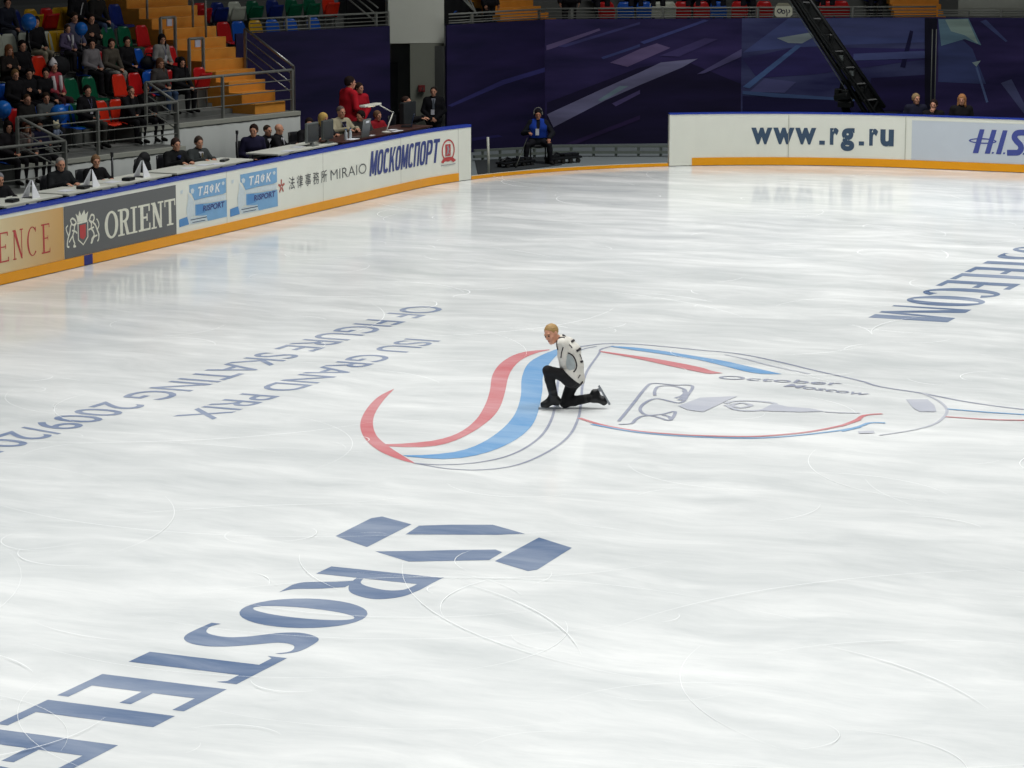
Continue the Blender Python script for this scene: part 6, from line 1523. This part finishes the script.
# ---------------------------------------------------------------- the skater, kneeling on the ice
K0 = on_z(573, 409, 0)
RGT = Vector((math.cos(YAW), math.sin(YAW), 0)); FWD = Vector((-math.sin(YAW), math.cos(YAW), 0))
def kp(px, py, dd=0.):
    q = on_plane(px, py, K0 + FWD * dd, FWD) - K0
    return np.array(q)
Jk = dict(hipL=kp(570.0, 377.5, -.09), hipR=kp(574.5, 378.5, .09), knL=kp(547.6, 370.6, -.12), knR=kp(564.8, 402.6, .06), anL=kp(554.0, 397.2, -.06), anR=kp(593.0, 397.5, .03),
          toL=kp(541.2, 404.0, -.07), toR=kp(604.6, 404.6, .02), waist=kp(573.2, 366.5, .02), chest=kp(570.2, 351.5, .02), neck=kp(561.8, 340.2, .0),
          shL=kp(562.2, 344.5, -.15), shR=kp(568.5, 343.0, .16), elL=kp(562.3, 356.5, -.17), wrL=kp(563.6, 367.0, -.05), elR=kp(562.5, 358.0, .22), wrR=kp(566.0, 370.0, .12))
Jk['head'] = kp(551.6, 334.2, -.06)
Jk['hdL'] = np.array(-Vector((0, 0, 1)) + FWD * .8 + RGT * .1); Jk['pnL'] = np.array(-RGT); Jk['hdR'] = np.array(-RGT * .2 - Vector((0, 0, 1)) + FWD * -.3); Jk['pnR'] = np.array(-RGT)
upv = (Vector((0, 0, 1)) * .90 - RGT * .44 - FWD * .10).normalized()
fv = (-RGT * .58 - Vector((0, 0, 1)) * .52 - FWD * .72).normalized(); fv = (fv - upv * fv.dot(upv)).normalized()
sv = fv.cross(upv).normalized()
HR_ = Matrix((sv, fv, upv)).transposed()
class Skater(Figure):
    def legs(s, F, g=0., end=1., foot=True):
        J = s.J
        for q in 'LR':
            hp, kn, an, to = (np.array(J[n + q], float) for n in ('hip', 'kn', 'an', 'to'))
            F.cap(hp, kn, .076, .051, .035, g); F.cap(kn, kn + (an - kn) * .35, .050, .050, .02, g); F.cap(kn + (an - kn) * .35, kn + (an - kn) * end, .050, .035, .02, g)
            if foot: s.foot(F, an, to)
fg = Skater(Jk, HR_, .0075, 1.0, 'crop')
sk = thing('person', 'blond skater in cream jacket and black trousers kneeling on the ice', 'person', K0, 0)
full = {q: Jk['to' + q] for q in 'LR'}
for q in 'LR': Jk['to' + q] = Jk['an' + q] + (full[q] - Jk['an' + q]) * .5
F = fg.field(); fg.torso(F); fg.arms(F); fg.legs(F); fg.head(F)
for q in 'LR': Jk['to' + q] = full[q]
body = F.mesh('body')
F = fg.field(); fg.torso(F, .013)
F.cap(Jk['hipL'], Jk['hipR'], .124, .124, .05); F.cap((Jk['hipL'] + Jk['hipR']) / 2, Jk['waist'], .122, .112, .05)
nk = Jk['neck']; F.cap(nk - unit(Jk['head'] - nk) * .01, nk + unit(Jk['head'] - nk) * .02, .064, .062, .02)
# jacket hem: slants from the belt down to the seat
hemn = np.array((-RGT * .66 - Vector((0, 0, 1)) * .74).normalized()); hemp = kp(574, 377.5, 0)
F.cut(hemp, hemn); fg.arms(F, .016, False, 1.0)
jkm = F.mesh('jacket')
F = fg.field(); F.cap(Jk['hipL'], Jk['hipR'], .120, None, .04); F.cap((Jk['hipL'] + Jk['hipR']) / 2, Jk['waist'] * .5 + (Jk['hipL'] + Jk['hipR']) * .25, .115, .11, .04); fg.legs(F, .013, .96, False)
for q in 'LR':
    a_, k_ = Jk['an' + q], Jk['kn' + q]; F.cap(k_ + (a_ - k_) * .55, k_ + (a_ - k_) * .93, .054, .052, .02)
trm = F.mesh('trousers')
hm = fg.hairmesh('hair')
M_CREAM = mat('cream_jacket_cloth', (210, 207, 198), .75, var=.05, scale=12); M_BLKC = mat('black_trouser_cloth', (14, 14, 17), .8); M_TRIM = mat('dark_trim', (44, 40, 44), .7); M_BLOND = mat('blond_hair', (164, 132, 82), .6, var=.2, scale=60)
for nm, me, m_ in (('body', body, SKIN), ('jacket', jkm, M_CREAM), ('trousers', trm, M_BLKC), ('hair', hm, M_BLOND)):
    me.materials.append(m_); link(bpy.data.objects.new(nm, me), sk)
ey = MB()
for x in (-.031, .031): c_ = fg.hpt(x, .083, .012); ey.ell(c_, (.0115, .0115, .0105), 10, 6)
ey.build('eyes', EYE, sk, smooth=True)
mo = MB(); mo.ell(fg.hpt(0, .0905, -.056), (.020, .006, .006), 10, 6); mo.build('lips', mat('lips', (160, 90, 84), .5), sk, smooth=True)
br = MB()
for x in (-1, 1): br.tube([fg.hpt(x * .016, .095, .033), fg.hpt(x * .034, .09, .037), fg.hpt(x * .05, .076, .031)], .004, 5)
br.build('eyebrows', mat('dark_blond', (120, 92, 56), .7), sk, smooth=True)
# painted shade on the jacket's side and dark pipings that lie on the cloth (projected on the jacket surface from outside)
from mathutils.bvhtree import BVHTree
bvh = BVHTree.FromPolygons([v.co.copy() for v in jkm.vertices], [tuple(p.vertices) for p in jkm.polygons])
bvt = BVHTree.FromPolygons([v.co.copy() for v in trm.vertices], [tuple(p.vertices) for p in trm.polygons])
def onjacket(px, py, lift=.004):
    d_ = ray(px, py).normalized(); o_ = Vector((CAMX, CAMY, CAMZ)) - Vector(K0)
    h = bvh.ray_cast(o_, d_)
    if h[0] is None:
        q = Vector(kp(px, py, -.05)); h = bvh.find_nearest(q)
    n_ = h[1] if h[1].dot(d_) < 0 else -h[1]
    return h[0] + n_ * lift
def sj(x, y): return (530 + x / 7.92, 315 + y / 7.92)
def piping(l, r, name, m_, label=None):
    P_ = [onjacket(*sj(*q)) for q in l]
    o = MB().tube(spline([tuple(p) for p in P_], 4), r, 6).build(name, m_, sk, smooth=True)
    if label: o['label'] = label
piping([(300, 300), (335, 318), (358, 355), (368, 400), (362, 430), (345, 452)], .009, 'piping', M_TRIM, 'dark curved piping on the side')
piping([(216, 205), (214, 240), (222, 275)], .008, 'piping', M_TRIM, 'dark piping down the front edge')
piping([(262, 255), (250, 300), (246, 340)], .007, 'piping', M_TRIM, 'dark piping on the sleeve')
piping([(310, 235), (325, 250), (332, 262)], .007, 'piping', M_TRIM); piping([(395, 475), (380, 498)], .007, 'piping', M_TRIM); piping([(392, 310), (402, 335), (408, 352)], .006, 'piping', M_TRIM)
piping([(225, 185), (250, 180), (275, 183)], .009, 'collar_edge', M_TRIM, 'dark edge of the collar')
piping([(398, 545), (410, 533), (414, 527)], .012, 'hem_edge', M_TRIM, 'dark back hem')
for (x0, y0), (x1, y1) in (((256, 162), (285, 153)), ((325, 215), (348, 200)), ((368, 286), (408, 262)), ((397, 374), (426, 362))):
    dx, dy = x1 - x0, y1 - y0; ln = math.hypot(dx, dy); nx, ny = -dy / ln * 8.5, dx / ln * 8.5
    V_ = [onjacket(*sj(x0 + dx * i / 6 + nx * j, y0 + dy * i / 6 + ny * j), .007) for i in range(7) for j in (-1, -.33, .33, 1)]
    F_2 = [(i * 4 + j, i * 4 + j + 1, i * 4 + j + 5, i * 4 + j + 4) for i in range(6) for j in range(3)]
    o = MB().add(V_, F_2).build('strap', M_TRIM, sk, smooth=True); o['label'] = 'dark strap on the back'
    so = o.modifiers.new('thickness', 'SOLIDIFY'); so.thickness = .006; so.offset = 0
# shade on the torso's side, painted as a grey patch just off the jacket
pl = [(288, 330), (305, 308), (330, 322), (352, 360), (360, 405), (352, 430), (315, 440), (292, 425), (285, 385)]
ctr = (322, 380); vs = [onjacket(*sj(*ctr), .003)]; fs = []; nr = 5; N_ = len(pl)
for k in range(1, nr + 1):
    for q in pl: vs.append(onjacket(*sj(ctr[0] + (q[0] - ctr[0]) * k / nr, ctr[1] + (q[1] - ctr[1]) * k / nr), .003))
for i in range(N_): fs.append((0, 1 + i, 1 + (i + 1) % N_))
for k in range(nr - 1):
    for i in range(N_): a_ = 1 + k * N_; fs.append((a_ + i, a_ + N_ + i, a_ + N_ + (i + 1) % N_, a_ + (i + 1) % N_))
o = MB().add(vs, fs).build('side_shade', mat('grey_side_shade', (168, 176, 176), .8), sk, smooth=True); o['label'] = 'pale grey patch painted as shade on the side'
# boots and blades
M_BOOT = mat('black_boot_leather', (18, 18, 20), .4); M_BLADE = mat('steel_blade', (150, 154, 160), .35, .6)
def boot(an, to, sole, kn, label):
    """an ankle, to toe tip, sole: unit vector from the foot towards its sole"""
    an, to, kn = (np.array(v, float) for v in (an, to, kn)); d_ = unit(to - an - np.array(sole) * np.dot(to - an, np.array(sole))); s_ = unit(sole)
    lo = np.minimum(np.minimum(an, to), an + (kn - an) * .35) - .2; hi = np.maximum(np.maximum(an, to), an + (kn - an) * .35) + .2
    F = Field(lo, hi, .0075)
    heel = an - d_ * .045 + s_ * .045; ball = to - d_ * .06
    F.cap(an + unit(kn - an) * .10, an, .060, .050, .02); F.cap(an, heel, .046, .040, .03); F.cap(heel, ball, .040, .038, .03); F.cap(an + d_ * .03, ball, .040, .036, .04); F.cap(ball, to - d_ * .02, .038, .030, .02)
    hl = heel + s_ * .032
    F.cap(hl, hl + d_ * .03, .032, .030, .01); F.cap(ball + s_ * .018 - d_ * .02, ball + s_ * .018 + d_ * .04, .032, .03, .01)
    me = F.mesh('skate_boot'); me.materials.append(M_BOOT); o = link(bpy.data.objects.new('skate_boot', me), sk); o['label'] = label
    b = MB(); sd_ = np.cross(d_, s_); h0 = hl + s_ * .024; t0 = ball + s_ * .050 + d_ * .02
    e0 = hl - d_ * .05 + s_ * .062; e1 = to + d_ * .035 + s_ * .055
    lv = lambda q, k: q + s_ * k
    base_ = max(np.dot(e0, s_), np.dot(e1, s_)); e0 = e0 + s_ * (base_ - np.dot(e0, s_)); e1 = e1 + s_ * (base_ - np.dot(e1, s_))
    b.bar(Vector(e0), Vector(e1), .008 * 1.0, .028, up=tuple(s_))
    for q in (hl, ball): b.bar(Vector(q + s_ * .02), Vector(q + s_ * (base_ - np.dot(q, s_))), .02, .05, up=tuple(d_))
    b.build('blade', M_BLADE, o)['label'] = 'steel blade'
    return base_
boot(Jk['anL'], Jk['toL'], (0, 0, -1), Jk['knL'], 'black boot flat on the ice')
sol = unit(np.array(RGT * .86 + Vector((0, 0, 1)) * .50))
boot(Jk['anR'], Jk['toR'], sol, Jk['knR'], 'black boot resting on its toe')
# ---------------------------------------------------------------- light: lamps over the ice, faint hall light
w = bpy.data.worlds.new('world'); SC.world = w; w.use_nodes = True
w.node_tree.nodes['Background'].inputs[0].default_value = (.62, .70, .82, 1); w.node_tree.nodes['Background'].inputs[1].default_value = .035
def lamp_area(x, y, z, e, sx, sy, spread, col=(1, 1, .985)):
    l = bpy.data.lights.new('rink_lamp', 'AREA'); l.shape = 'RECTANGLE'; l.size = sx; l.size_y = sy; l.energy = e; l.spread = math.radians(spread); l.color = col
    o = bpy.data.objects.new('rink_lamp', l); o.location = (x, y, z); COL.objects.link(o); return o
for x in (-7, 7):
    for y, e in ((-26, 560), (-13, 820), (0, 860), (13, 900), (24, 1000)): lamp_area(x, y, 17, e, 8, 6, 105)
SC.view_settings.view_transform = 'Standard'; SC.view_settings.look = 'None'; SC.view_settings.exposure = 0.0; SC.view_settings.gamma = 1; SC.view_settings.use_curve_mapping = False
